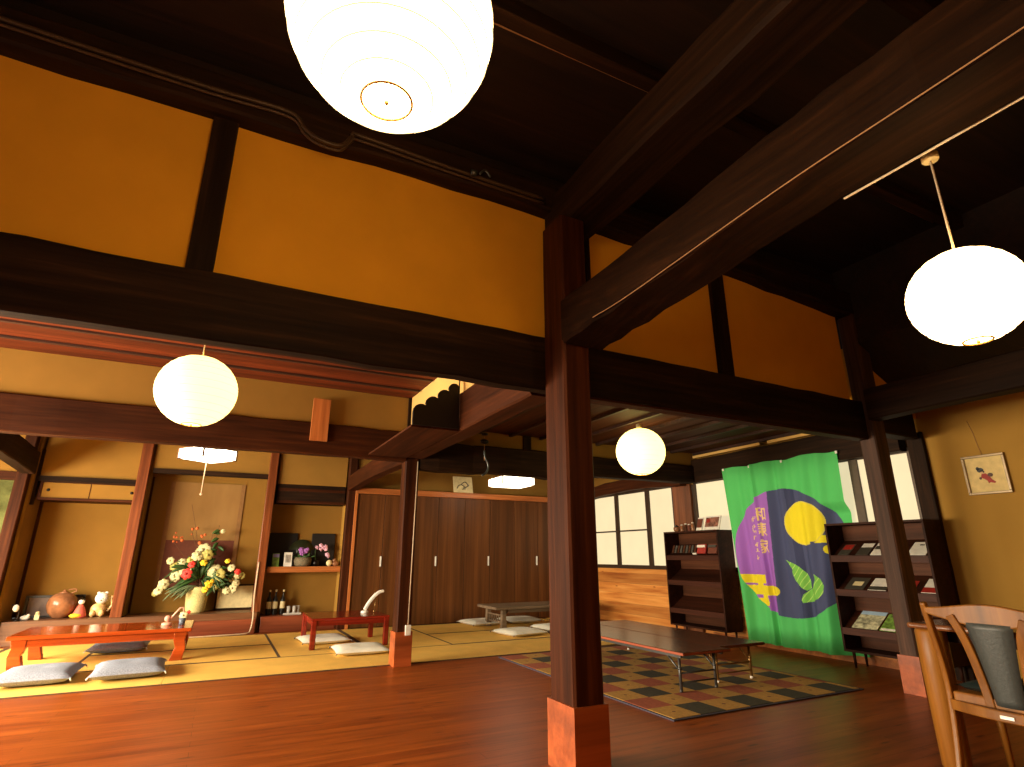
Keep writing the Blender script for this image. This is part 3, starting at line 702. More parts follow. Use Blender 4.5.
for i, (x, l) in enumerate(((.80,'left dark bottle with pale label below the niche shelf'),(.89,'middle dark bottle with pale label below the niche shelf'),(1.0,'right dark bottle with bright label below the niche shelf'))):
    if i == 0:
        t0 = t = thing('bottle', l, 'bottle', (x,9.92,zb), group='bottles below the niche shelf')
        MB().lathe([(.036,0),(.038,.01),(.038,.20),(.03,.235),(.014,.27),(.013,.34),(.016,.345)], n=16).build('glass', 'black', t)
        MB().lathe([(.0390,.09),(.0390,.19)], n=16, cap=False).build('label', 'cream', t)
        MB().lathe([(.016,.33),(.016,.36),(.0,.362)], n=12).build('cap', 'cream', t)
    else: dup(t0, (x,9.92,zb), 0, l)
M['glassy'] = plain('pale_glass', (.45,.42,.38), .15)
tr = thing('serving_tray', 'small pale tray with glasses below the niche shelf', 'tray', (1.14,9.86,zb))
MB().box(-.13,.13,-.08,.08,0,.012).box(-.13,.13,-.085,-.08,0,.03).build('tray', 'glassy', tr, bev=.003)
for i, (x, y) in enumerate(((-.05,.0),(.03,-.02),(.09,.02))):
    l = ('glass on the small tray, nearest the bottles','middle glass on the small tray below the niche shelf','glass on the small tray farthest from the bottles')[i]
    if i == 0:
        t0 = tag(MB().lathe([(.02,0),(.022,.005),(.028,.11),(.026,.11),(.02,.01)], n=14).build('drinking_glass', 'glassy'), l, 'glass', 'glasses on the small tray'); t0.location = (1.14+x,9.86+y,zb+.012)
    else:
        q = t0.copy(); C.objects.link(q); q.location = (1.14+x,9.86+y,zb+.012); q['label'] = l

# rope along the post
tag(MB().tube(sm([(.57,9.665,1.0),(.565,9.65,.6),(.57,9.61,.38),(.58,9.58,.20),(.56,9.56,.05),(.50,9.5,.018),(.2,9.44,.018),(-.1,9.42,.018),(-.7,9.38,.018)]), .011, 8).build('white_cord', 'cable'), 'pale cord hanging down the alcove post and along the mats', 'cord')

# ------------------------------------------------------------------ wardrobe
W = thing('wardrobe', 'wall of brown wardrobe doors with pale handles along the mat room', 'wardrobe', (3.9,9.5,0))
xs = [1.935,2.40,2.87,3.355,3.85,4.345,4.84,5.335,5.83]
for i in range(8):
    d = MB().box(xs[i]-3.9+.004,xs[i+1]-3.9-.004,-.012,.02,.012,2.07).build('door_panel', 'wardrobe', W, bev=.003)
    if i % 2 == 1:
        pass
for x in (2.40,3.345,4.335,5.325):
    MB().box(x-3.9-.030,x-3.9-.006,-.028,-.012,.92,1.08).build('handle', 'white', W, bev=.003)
MB().box(-1.965,1.95,.02,.08,0,2.08).build('carcass', 'darkZ', W)
MB().box(-2.0,2.37,-.05,.06,2.075,2.17).build('top_rail', 'orange', W, bev=.004)['label'] = 'orange top rail'
MB().box(-2.0,-1.965,-.04,.02,0,2.075).build('side_rail', 'orangeZ', W)['label'] = 'orange side rail'
# calligraphy board
t = thing('calligraphy_board', 'square cream board with a grey brush drawing above the wardrobe', 'board', (3.76,9.40,2.168)); t.scale = (1.22,1.1,1.1)
MB().obox((0,0,.125),(.30,.012,.27),rx=-.25).build('board', 'cream', t)
b = MB()
def at(u, v): return Vector((u,-.010+ (v-.125)*.255,v))
for st in ([(-.10,.06),(-.07,.11),(-.02,.12),(.02,.09)], [(-.03,.13),(.02,.17),(.06,.15),(.08,.10)], [(.0,.07),(.05,.09),(.09,.13)], [(-.02,.05),(.04,.06)]):
    b.tube(sm([at(*p) for p in st]), .006, 5)
b.build('brush_drawing', 'steel', t)

# outlet and cable on slim post
t = thing('wall_outlet', 'white outlet with thin cable on the slim post', 'outlet', (1.885,6.145,.345))
MB().box(-.03,.03,-.0,.025,-.05,.05).build('box', 'white', t, bev=.004)
MB().tube([(0,.016,.045),(.02,.016,1.78)], .006, 6).build('cable', 'cable', t)

# ------------------------------------------------------------------ windows (right wall)
def window(name, y0, y1, z0, z1, muls, bar=None):
    f = MB(); x0, x1 = XR+.0, XR+.05
    f.box(x0-.03,x1,y0,y1,z0-.06,z0).box(x0-.02,x1,y0,y1,z1,z1+.05)
    for y in (y0,y1): f.box(x0-.02,x1,y-.03,y+.03,z0,z1)
    for y in muls: f.box(x0-.02,x1,y-.045,y+.045,z0,z1)
    o = struct(name, f, 'alu')
    if bar:
        MB().box(x0-.015,x1-.01,bar[0],bar[1],bar[2]-.012,bar[2]+.012).build('glazing_bar', 'alu', o)
    ed = [y0]+list(muls)+[y1]
    for a, c in zip(ed[:-1], ed[1:]):
        MB().box(x0+.012,x0+.02,a+.02,c-.02,z0,z1).build('window_pane', 'pane', o)
    return o
window('window_1', 6.77, 9.5, .94, 2.12, (7.40,8.24), (7.42,9.5,1.50))
window('window_2', 3.245, 6.32, .94, 2.12, (3.86,4.95,), None)
struct('baseboard_right', MB().box(XR-.02,XR,YB,6.2,0,.085), 'orange')
struct('trim_6', MB().box(6.125,6.14,3.27,4.83,2.475,2.51), 'white_plaster')
struct('trim_8', MB().box(6.125,6.14,4.95,6.15,2.475,2.51), 'white_plaster')

# ------------------------------------------------------------------ banner
def fold(u, v):      # u 0..1.69 from left, v height 0..2.18 from the bottom edge
    k = (v/2.18)
    f = .016*math.sin(u*9.5+1.2+.5*v) + .009*math.sin(u*21+v*1.1) + .007*math.sin(u*34-1.5*v)
    f += .030*math.exp(-((u-.47-.03*k)/.03)**2) - .02*math.exp(-((u-.80)/.05)**2)*(.4+.6*k)
    f *= 2.0*(.55+.45*math.cos(PI*k*.5))
    return f + .05*(1-k)**2
u_of = lambda Y: 5.67 - Y
def inpoly(x, y, P):
    c = False; j = len(P)-1
    for i in range(len(P)):
        if (P[i][1] > y) != (P[j][1] > y) and x < (P[j][0]-P[i][0])*(y-P[i][1])/(P[j][1]-P[i][1])+P[i][0]: c = not c
        j = i
    return c
leaf1 = [(4.875,1.043),(4.784,1.012),(4.682,.959),(4.612,.892),(4.582,.809),(4.587,.734),(4.637,.699),(4.702,.736),(4.764,.803),(4.788,.879),(4.787,.942),(4.825,.996)]
leaf2 = [(4.473,.888),(4.413,.838),(4.379,.766),(4.402,.685),(4.468,.622),(4.569,.587),(4.641,.574),(4.696,.56),(4.712,.592),(4.68,.654),(4.598,.719),(4.514,.752),(4.473,.821)]
def capsule(Y, z, a, b, zc, r):
    Yc = min(max(Y, a), b); return (Y-Yc)**2 + (z-zc)**2 < r*r
def bcol(Y, z):
    d = math.hypot(Y-4.82, z-1.141)
    if d > .757: return 0
    if (Y-4.545)**2 + (z-1.465)**2 < .257**2 and not (z < 1.235 and Y < 4.44): 
        if z < 1.25 and Y < 4.46: return 2
        return 3 if (Y-4.545)**2+(z-1.465)**2 < .243**2 else 6
    if 1.235 < z < 1.32 and Y < 4.48: return 3
    if (Y-4.29)**2 + (z-1.161)**2 < .05**2: return 3
    for L in (leaf1, leaf2):
        if inpoly(Y, z, L): return 5 if abs(((Y+z*.8)*14) % 1 - .5) > .08 else 4
    if capsule(Y,z,5.20,5.6,.81,.053) or capsule(Y,z,5.01,5.5,.678,.056) or capsule(Y,z,5.17,5.4,.538,.045): return 3
    if 5.24 < Y < 5.31 and .7 < z < .8: return 3
    if 5.18 < Y < 5.26 and .54 < z < .66: return 3
    edge = 4.985 + (.02 if z < .7 else 0)
    if Y > edge: return 1
    if Y > 4.62 and Y < 4.70+.03*z: return 7
    return 2
NU, NV = 400, 520
vs, fs, ms = [], [], []
Bw, Bh = 1.65, 2.16
KX = 6.2/6.09
def smooth(t): t = max(0,min(1,t)); return t*t*(3-2*t)
def bpoint(u, v):
    t = v/Bh; yl = 5.41+.16*t; yr = 4.02-.10*t
    y = yl + (yr-yl)*u/Bw
    x = 6.085 + .03*(1-t) - fold(u*1.02, v)
    back = smooth((4.30-y)/.18)*smooth((1.62-v)/.15)
    return (x+(6.222-x)*back, y, .075+v + .010*math.sin(u*11)*t)
# printed lettering, rasterised onto the cloth
def glyph_tris(ch, bold=0):
    cu = bpy.data.curves.new('glyph', 'FONT'); cu.body = ch; cu.size = 1; cu.offset = bold
    ob = bpy.data.objects.new('glyph', cu); C.objects.link(ob); bpy.context.view_layer.update()
    me = bpy.data.meshes.new_from_object(ob.evaluated_get(bpy.context.evaluated_depsgraph_get())); bpy.data.objects.remove(ob)
    me.calc_loop_triangles()
    T = [[tuple(me.vertices[i].co[:2]) for i in t.vertices] for t in me.loop_triangles]
    xs = [p[0] for t in T for p in t]; ys = [p[1] for t in T for p in t]
    return T, (min(xs), max(xs), min(ys), max(ys))
GL = []
for ch, Yc, zc in (('和',5.112,1.606),('東',5.118,1.416),('家',5.124,1.206)):
    T, bb = glyph_tris(ch); GL.append((T, bb, Yc, zc, .150, .168))
LT = set()
def is_letter(Y, z):
    for T, (xa,xb,ya,yb), Yc, zc, w, h in GL:
        if abs(Y-Yc) < w/2 and abs(z-zc) < h/2:
            for oy, oz in ((0,0),(.0035,0),(-.0035,0),(0,.003),(0,-.003)):
              px = xa + (Yc+w/2-Y+oy)/w*(xb-xa); py = ya + (z-zc+h/2+oz)/h*(yb-ya)
              for (x1,y1),(x2,y2),(x3,y3) in T:
                  d1 = (px-x2)*(y1-y2)-(x1-x2)*(py-y2); d2 = (px-x3)*(y2-y3)-(x2-x3)*(py-y3); d3 = (px-x1)*(y3-y1)-(x3-x1)*(py-y1)
                  if not ((d1 < 0 or d2 < 0 or d3 < 0) and (d1 > 0 or d2 > 0 or d3 > 0)): return True
    for r in SMALL:
        if abs(Y-r[0]) < r[2] and abs(z-r[1]) < r[3]: return True
    return False
rr = random.Random(11); SMALL = []
for zc, hh in ((1.56,.075),(1.465,.05),(1.392,.05),(1.315,.055),(1.239,.055),(1.155,.055),(1.068,.045)):
    for k in range(5):
        dz = rr.uniform(-.4,.4)*hh; dy = rr.uniform(-.3,.3)*hh
        SMALL.append((5.272+dy, zc+dz, hh*rr.uniform(.2,.36), .0035) if k % 2 else (5.278+dy, zc+dz, .0035, hh*rr.uniform(.2,.36)))
for j in range(NV+1):
    for i in range(NU+1): vs.append(bpoint(Bw*i/NU, Bh*j/NV))
for j in range(NV):
    for i in range(NU):
        a = j*(NU+1)+i; fs.append((a, a+NU+1, a+NU+2, a+1))
        p = vs[a]; q = vs[a+NU+2]; Yq, zq = (p[1]+q[1])/2*KX, 1.1+((p[2]+q[2])/2-1.1)*KX; cq = bcol(Yq, zq); ms.append(8 if cq == 1 and is_letter(Yq, zq) else cq)
def cloth(name, col, tr=.25):
    m, nt, b = newmat(name); out = nt.nodes['Material Output']
    n = noise(nt, mapping(nt,(1,1,1)), 200, 1); r = ramp(nt, n.outputs[0], [(.3, tuple(v*.93 for v in col)), (.7, col)])
    nt.links.new(r.outputs[0], b.inputs['Base Color']); b.inputs['Roughness'].default_value = .75; b.inputs['Specular IOR Level'].default_value = .2
    t = nt.nodes.new('ShaderNodeBsdfTranslucent'); nt.links.new(r.outputs[0], t.inputs[0])
    mx = nt.nodes.new('ShaderNodeMixShader'); mx.inputs[0].default_value = tr
    nt.links.new(b.outputs[0], mx.inputs[1]); nt.links.new(t.outputs[0], mx.inputs[2]); nt.links.new(mx.outputs[0], out.inputs[0])
    return m
bm_ = [cloth('banner_green', (.10,.58,.16)), cloth('banner_purple', (.38,.15,.62)), cloth('banner_slate', (.075,.09,.20)), cloth('banner_yellow', (.88,.76,.03)),
       cloth('banner_leaf_light', (.50,.80,.20)), cloth('banner_leaf', (.22,.60,.10)), cloth('banner_rim', (.80,.70,.10)), cloth('banner_slate_dark', (.05,.06,.14)), cloth('banner_gold_print', (.85,.62,.28))]
BN = thing('cloth_banner', 'tall green cloth banner with purple and slate circle, sun, leaves and Japanese lettering', 'banner', (0,0,0))
me = bpy.data.meshes.new('cloth'); me.from_pydata(vs, [], fs)
for m in bm_: me.materials.append(m)
me.polygons.foreach_set('material_index', ms); me.polygons.foreach_set('use_smooth', [True]*len(fs)); me.update()
o = bpy.data.objects.new('cloth', me); C.objects.link(o); o.parent = BN
for u in (.02,.45,.92,1.66):
    p = bpoint(min(u,Bw), Bh-.02); MB().box(p[0]-.012,p[0]-.002,p[1]-.012,p[1]+.012,p[2]-.01,p[2]+.02).build('clip', 'white', BN)

# ------------------------------------------------------------------ display shelves
def display_shelf(label, y0, y1, x0=5.92, x1=6.205):
    yc = (y0+y1)/2; T = thing('display_shelf', label, 'shelf', (x0,yc,0)); w = (y1-y0)/2; d = x1-x0; th = .022
    for s in (-1,1):
        yy = s*w; MB().box(0,d,min(yy,yy-s*th),max(yy,yy-s*th),.15,1.405).build('side_panel', 'shelfwood', T, bev=.002)
    MB().box(0,d,-w,w,1.405,1.427).build('top_panel', 'shelfwood', T, bev=.002)
    MB().box(d-.012,d-.002,-w+th,w-th,.15,1.405).build('back_panel', 'shelfback', T)
    MB().box(0,d-.012,-w+th,w-th,.15,.172).build('bottom_panel', 'shelfwood', T)
    for z in (1.06,.72,.345):
        dd = d-.014
        b = MB()._add([(0.012,-w+th,z),(dd,-w+th,z+.17),(dd,w-th,z+.17),(.012,w-th,z),(0.012,-w+th,z+.018),(dd,-w+th,z+.188),(dd,w-th,z+.188),(.012,w-th,z+.018)],
              [(0,3,2,1),(4,5,6,7),(0,1,5,4),(3,7,6,2),(1,2,6,5),(0,4,7,3)])
        s_ = b.build('slanted_shelf', 'shelfwood', T)
        MB().box(0,.012,-w+th,w-th,z-.03,z+.035).build('front_lip', 'tableedge2', s_)
    for y in (-w+.07,w-.07):
        for x in (.05,d-.05): MB().tube([(x,y,0),(x,y,.15)], [.011,.015], 10).build('leg', 'shelfwood', T)
    return T
M['tableedge2'] = wood('shelf_lip_wood', (.034,.010,.005), (.058,.017,.009), (.08,.026,.012), 'Y', .5, spec=.15)
SR = display_shelf('dark brochure shelf right of the green banner, partly behind the weathered pillar', 3.08, 4.09)
SL = display_shelf('dark brochure shelf left of the green banner', 5.64, 6.68)
SLP = math.atan2(.19, .304)
def brochure(label, y, z_shelf, w, l, mats, off=.03, name='brochure', cat='brochure'):
    x = 5.92+.012+off; z = z_shelf+.018+.19*off/.304+.002
    T = thing(name, label, cat, (x,y,z)); ux = Vector((math.cos(SLP),0,math.sin(SLP)))
    lift = SLP
    # booklet lies on the slope: built along local x then tilted
    b = MB(); me_ = []
    def slab(u0, u1, v0, v1, h0, h1):
        n = Vector((-math.sin(SLP),0,math.cos(SLP)))
        vs = []
        for h in (h0,h1):
            for u, v in ((u0,v0),(u1,v0),(u1,v1),(u0,v1)): vs.append(ux*u + Vector((0,v,0)) + n*h)
        return MB()._add(vs, [(0,3,2,1),(4,5,6,7),(0,1,5,4),(1,2,6,5),(2,3,7,6),(3,0,4,7)])
    slab(0,l,-w/2,w/2,0,.006).build('pages', mats[0], T)
    if len(mats) > 1: slab(*mats[2], .006,.0075).build('cover_print', mats[1], T)
    return T
M['red'] = plain('printed_red', (.30,.02,.012), .5); M['photo'] = plain('printed_landscape', (.42,.40,.26), .4, var=.8, scale=22)
M['sky'] = plain('printed_sky', (.35,.50,.65), .4); M['bgreen'] = plain('printed_green', (.16,.28,.05), .4, var=.7, scale=30)
M['pdark'] = plain('printed_dark', (.05,.045,.035), .4); M['pwhite'] = plain('printed_white', (.72,.68,.60), .5)
brochure('red and dark leaflet at the left end of the top tier, right shelf', 3.955, 1.06, .12, .20, ['pdark','red',(.10,.19,-.05,.05)])
brochure('grey photo leaflet, second from left on the top tier of the right shelf', 3.755, 1.06, .13, .22, ['pdark','pwhite',(.14,.21,-.06,.06)])
brochure('pale leaflet on the top tier beside the weathered pillar', 3.60, 1.06, .13, .22, ['pwhite','pdark',(.10,.16,-.06,.06)])
brochure('white booklet at the right end of the top tier of the right shelf', 3.225, 1.06, .17, .22, ['pwhite','steel',(.16,.18,-.02,.02)])
brochure('dark leaflet with a yellow oval on the middle tier of the right shelf', 3.90, .72, .20, .20, ['pdark','cream',(.06,.13,-.06,.04)])
brochure('white booklet on the middle tier left of the weathered pillar', 3.665, .72, .18, .20, ['pwhite','pdark',(.0,.06,-.09,.09)])
brochure('small red leaflet on the middle tier right of the weathered pillar', 3.345, .72, .05, .18, ['red'])
brochure('white booklet with a red lower band on the middle tier', 3.185, .72, .13, .22, ['pwhite','red',(.0,.08,-.065,.065)])
T_ = brochure('large landscape picture brochure on the lower tier of the right shelf', 3.86, .345, .26, .28, ['photo','sky',(.22,.275,-.128,.128)])
brochure('green brochure half hidden behind the weathered pillar', 3.63, .345, .16, .26, ['bgreen','pwhite',(.0,.03,-.07,.07)])
# left shelf contents
lab = ['leftmost','second','third','fourth','fifth','sixth','seventh','eighth','ninth']
for i in range(9):
    o = MB().obox((0,0,.055),(.006,.035,.11),ry=.35).obox((0.02,0,.01),(.05,.035,.006)).build('name_card', 'pdark' if i % 2 else 'shelfback')
    o.location = (5.99,6.57-i*.055,1.125); tag(o, 'small dark card, %s from the left in the row on the left shelf' % lab[i], 'card', 'small cards on the left display shelf')
def pouch(label, x, y, z, w, h, m1, m2):
    T = thing('tea_packet', label, 'packet', (x,y,z)); MB().obox((0,0,h/2),(.03,w,h),ry=.3).build('bag', m1, T, bev=.006); MB().obox((-.004+.0,0,h*.75),(.036,w*.9,h*.25),ry=.3).build('label', m2, T); return T
pouch('dark red packet with white top on the upper tier of the left shelf', 5.99, 6.0, 1.115, .16, .13, 'red', 'pwhite')
pouch('dark brown packet at right end of the upper tier of the left shelf', 5.99, 5.80, 1.115, .16, .13, 'scrollB', 'pdark')
pouch('small white ticket before the dark red packet on the left shelf', 5.965, 6.12, 1.105, .07, .03, 'pwhite', 'pdark')
zt = 1.427
def jar(label, y, h, m, g):
    T = thing('trinket_jar', label, 'jar', (6.05,y,zt), group=g); MB().lathe([(.022,0),(.026,.01),(.026,h*.7),(.016,h*.8),(.018,h)], n=14).build('body', m, T); MB().lathe([(.019,h),(.019,h+.012),(.0,h+.014)], n=12).build('lid', 'pwhite', T)
for i, (y, h) in enumerate(((6.42,.09),(6.34,.10),(6.27,.09),(6.20,.11))):
    jar('small patterned jar on top of the left shelf, %s from the window post' % ['farthest','third','second','nearest'][i], y, h, ['glaze','shelfback','scrollB','glaze'][i], 'small jars on top of the left shelf')
T = thing('lidded_pot', 'round lidded pot at the left end on top of the left shelf', 'pot', (6.05,6.53,zt)); MB().lathe([(.03,0),(.045,.02),(.05,.05),(.04,.07)], n=18).build('body', 'glaze', T); MB().lathe([(.042,.07),(.02,.09),(.01,.10)], n=14).build('lid', 'black', T)
def standing_book(name, label, y, w, h, m1, m2, cat='book'):
    T = thing(name, label, cat, (6.05,y,zt)); MB().obox((.04,0,h/2),(.014,w,h),ry=.35).build('pages', m1, T)
    MB().obox((.030,.0,h*.56),(.004,w*.84,h*.68),ry=.35).build('cover_print', m2, T); return T
M['mag'] = plain('magazine_photo_print', (.22,.10,.07), .35, var=.9, scale=18)
standing_book('book', 'narrow dark red book standing on top of the left shelf', 6.09, .11, .19, 'pwhite', 'scrollB')
T = standing_book('open_magazine', 'open colour magazine leaning on top of the left shelf', 5.86, .28, .20, 'pwhite', 'mag', 'magazine')
MB().obox((.026,.06,.13),(.003,.06,.05),ry=.35).build('red_photo', 'red', T)

# picture on right wall
T = thing('framed_picture', 'small framed picture of a child in a red kimono on the right wall', 'picture', (XR,2.635,1.635))
w, h = .17, .18
f = MB().box(-.03,0,-w,w,0,.022).box(-.03,0,-w,w,.338,.36).box(-.03,0,-w,-w+.022,.022,.338).box(-.03,0,w-.022,w,.022,.338)
f.build('frame', plain('worn_silver_frame',(.30,.22,.13),.4,.4), T, bev=.004)
MB().box(-.012,-.002,-w+.02,w-.02,.02,.34).build('paper', plain('pale_yellow_paper',(.72,.55,.24),.8), T)
def disc(b, y, z, ry_, rz_, x=-.016): 
    b._add([(x,y+ry_*math.cos(a*PI/8),z+rz_*math.sin(a*PI/8)) for a in range(16)]+[(x+.004,y+ry_*math.cos(a*PI/8),z+rz_*math.sin(a*PI/8)) for a in range(16)],
      [tuple(range(16)), tuple(range(31,15,-1))]+[(a,16+a,16+(a+1)%16,(a+1)%16) for a in range(16)]); return b
b = disc(MB(), .040,.222,.026,.022); disc(b,.058,.238,.014,.016); disc(b,.028,.206,.018,.014); b.build('hair', 'black', T)
disc(MB(), .030,.198,.013,.010,-.0172).build('face', plain('ink_skin',(.60,.38,.20),.6), T)
MB().prism([(.035,.186),(.005,.19),(-.02,.165),(-.035,.13),(-.062,.105),(-.05,.095),(-.02,.105),(-.005,.098),(.0,.12),(.022,.14),(.045,.155)], -.0175, -.013, 'X').build('kimono', plain('kimono_red',(.34,.03,.02),.6), T)
disc(disc(MB(), -.030,.172,.020,.018,-.0178), .050,.148,.010,.012,-.0178).build('sash', plain('sash_dark',(.10,.05,.03),.6), T)
MB().tube([(-.006,.0,.36),(-.004,.015,.44),(-.004,.03,.58),(-.004,.055,.70)], .0022, 5).build('plaster_crack', 'dimwire', T)  # thin tube standing in for a stained crack in the plaster above the frame

# ------------------------------------------------------------------ rug
rug = MB(); x0, x1, y0, y1 = 2.96, 5.07, 3.38, 6.20
cw = .2555; ch_ = .282
NX = 8; nx = int((x1-x0-.06)/.256)
sx = (x1-x0-.05)/8.25; sy = .282
b = MB().mat(3).box(0,x1-x0,0,y1-y0,0.0,.008)
for i in range(9):
    for j in range(10):
        xa = .025+i*sx; xb = min(xa+sx, x1-x0-.025); ya = .025+j*sy; yb = min(ya+sy, y1-y0-.025)
        if xb-xa < .02 or yb-ya < .02: continue
        if (i+j) % 2 == 0: k = 0
        else: k = 1 if i % 2 == 1 else 2
        b.mat(k).box(xa,xb,ya,yb,.008,.011)
        if k == 0 and xb-xa > .2 and yb-ya > .2:
            cx_, cy_ = (xa+xb)/2, (ya+yb)/2
            b.mat(4)._add([(cx_-.018,cy_,.0113),(cx_,cy_-.018,.0113),(cx_+.018,cy_,.0113),(cx_,cy_+.018,.0113)], [(0,1,2,3)])
rg = b.build('checkered_rug', [plain('rug_gold',(.46,.25,.055),.95,var=.2,scale=40), plain('rug_dark',(.045,.040,.025),.95,var=.25,scale=40), plain('rug_red',(.34,.085,.04),.95,var=.2,scale=40), plain('rug_blue_edge',(.06,.055,.085),.9), plain('rug_spot',(.16,.06,.03),.9)], loc=(x0,y0,0.001))
tag(rg, 'checkered rug of gold, red and dark squares with a blue-grey edge', 'rug')

# ------------------------------------------------------------------ folding tables
def folding_table(label, x0, x1, y0, y1, legm, edge):
    xc = (x0+x1)/2; T = thing('folding_table', label, 'table', (xc,y0,.0125)); w = (x1-x0)/2; L = y1-y0; H = .318
    tp = MB().box(-w,w,0,L,H-.024,H).build('table_top', 'tabletop', T, bev=.003)
    MB().box(-w-.002,w+.002,-.002,L+.002,H-.021,H-.004).build('edge_band', edge, tp)
    fr = MB()
    for s in (-1,1): fr.box(s*w-.035*s-.008,s*w-.035*s+.008,.06,L-.06,H-.05,H-.024)
    fr.build('under_frame', legm, T)
    for yy, dr in ((.13,1),(L-.13,-1)):
        for s in (-1,1):
            x = s*(w-.07)
            l = MB().tube([(x,yy,0),(x,yy,H-.03)], .0125, 10).tube([(x,yy,.17),(x,yy,.19)], .016, 10).build('leg', legm, T)
            MB().tube([(x,yy,0),(x,yy,.018)], .015, 10).build('foot_cap', 'white' if legm == 'brass' else 'steel', l)
            MB().tube([(x,yy,.16),(x,yy+dr*.17,H-.03)], .008, 6).build('brace', legm, T)
        MB().tube([(-w+.07,yy,.07),(w-.07,yy,.07)], .007, 6).tube([(-w+.07,yy,.14),(w-.07,yy,.14)], .007, 6).build('crossbar', legm, T)
    return T
folding_table('long low folding table with grey steel legs on the rug, nearer the viewer', 3.51, 4.045, 3.84, 5.86, 'steel', 'tableedge')
folding_table('long low folding table with gold-coloured legs on the rug, nearer the window wall', 4.06, 4.625, 3.97, 6.04, 'brass', 'tabletop')

# ------------------------------------------------------------------ low tables on mats
zt0 = .0065
def legshape(h, w, d):
    # wavy cabriole outline in x-z
    return [(-w/2,h),(w/2,h),(w*.48,h*.72),(w*.30,h*.48),(w*.45,h*.22),(w*.60,.0),(-w*.35,0),(-w*.42,h*.22),(-w*.50,h*.45),(-w*.36,h*.72)]
T = thing('low_table', 'long bright red lacquered low table with curved legs', 'table', (-.95,7.55,zt0))
MB().box(-.80,.80,0,.86,.285,.325).build('table_top', 'redlac', T, bev=.008)
MB().box(-.74,.74,.03,.055,.215,.285).box(-.74,.74,.805,.83,.215,.285).box(-.74,-.715,.055,.805,.215,.285).box(.715,.74,.055,.805,.215,.285).build('apron', 'redlac', T, bev=.003)
for sx_ in (-1,1):
    for yy in (.02,.75):
        pts = [(sx_*(.70) + (-sx_)*0 + px*(-sx_), pz) for px, pz in legshape(.285,.13,.09)]
        MB().prism(pts, yy, yy+.09, 'Y').build('leg', 'redlac', T, bev=.006)
T = thing('low_table', 'dark red lacquered low table with straight legs in front of the niche', 'table', (1.60,7.60,zt0))
MB().box(-.48,.48,0,.88,.325,.352).build('table_top', 'darkred', T, bev=.006)
MB().box(-.45,.45,.02,.04,.265,.325).box(-.45,.45,.84,.86,.265,.325).box(-.45,-.43,.04,.84,.265,.325).box(.43,.45,.04,.84,.265,.325).build('apron', 'darkred', T)
for x in (-.445,.445):
    for y in (.035,.845): MB().box(x-.032,x+.032,y-.032,y+.032,0,.326).build('leg', 'darkred', T, bev=.01)
T = thing('low_table', 'grey-brown low table with lattice between its legs, left of the pillar at the back', 'table', (4.70,8.22,zt0))
MB().box(-.82,.82,0,.72,.29,.33).build('table_top', 'greywood', T, bev=.006)
MB().box(-.60,.60,.06,.09,.235,.29).box(-.60,.60,.63,.66,.235,.29).build('apron', 'greywood', T)
for x in (-.66,.66):
    for y in (.07,.63): MB().prism([(x-.045,0),(x+.045,0),(x+.032,.29),(x-.032,.29)], y-.035, y+.035, 'Y').build('leg', 'greywood', T, bev=.006)
    b = MB().box(x-.012,x+.012,.10,.60,.19,.21).box(x-.012,x+.012,.10,.60,.09,.11)
    for k in range(6): b.box(x-.008,x+.008,.15+.08*k,.165+.08*k,.11,.19)
    b.build('lattice', 'greywood', T)

# ------------------------------------------------------------------ cushions
def cushion_mesh(w, l, h):
    vs, fs = [], []; n = 14
    for side in (1,-1):
        for j in range(n+1):
            for i in range(n+1):
                u = i/n*2-1; v = j/n*2-1
                e = max(0, (1-abs(u)**3.2)*(1-abs(v)**3.2))**.42
                pin = 1 - .05*(math.cos(u*PI/2)+0) if 0 else 1
                x = u*w/2*(1-.05*(1-v*v)) ; y = v*l/2*(1-.05*(1-u*u))
                z = h/2 + side*h/2*e*(1-.18*math.exp(-(u*u+v*v)*14))
                if side < 0: z = h/2 - h/2*e
                vs.append((x,y,z))
    N = (n+1)**2
    for j in range(n):
        for i in range(n):
            a = j*(n+1)+i; fs.append((a,a+1,a+n+2,a+n+1)); fs.append((N+a,N+a+n+1,N+a+n+2,N+a+1))
    return MB()._add(vs, fs, True)
def cushion(label, loc, rz, w, l, h, mat, tassel, group):
    T = thing('floor_cushion', label, 'cushion', loc, rz, group)
    c = cushion_mesh(w,l,h).build('cushion_body', mat, T)
    b = MB()
    for sx_ in (-1,1):
        for sy_ in (-1,1):
            p = (sx_*w*.485, sy_*l*.485, h/2)
            b.tube([p,(sx_*(w*.485+.012),sy_*(l*.485+.008),h/2-.02)], .006, 5)
    b.build('tassels', tassel, T)
    return T
g1 = cushion('grey cushion in front of the bright red table, nearer the left edge', (-1.31,6.95,zt0), .0, .60, .72, .12, 'greycloth', 'whitecloth', 'grey cushions')
dup(g1, (-.61,6.92,zt0), .06, 'grey cushion in front of the bright red table, right one')
dup(g1, (-.90,8.66,zt0), 0, 'grey cushion on the far side of the bright red table')
g2 = cushion('white flat cushion on the near side of the dark red table', (1.64,7.22,zt0), -.05, .62, .60, .085, 'whitecloth', 'steel', 'white cushions')
dup(g2, (1.38,8.25,zt0), .05, 'white flat cushion half under the dark red table')
dup(g2, (4.02,7.72,zt0), .15, 'white flat cushion in front of the grey-brown table')
dup(g2, (4.75,7.92,zt0), .0, 'white flat cushion in front of the grey-brown table, beside the pillar')
dup(g2, (4.02,9.08,zt0), .1, 'white flat cushion behind the left end of the grey-brown table')
dup(g2, (4.75,9.12,zt0), 0, 'white flat cushion behind the grey-brown table, close to the wardrobe')

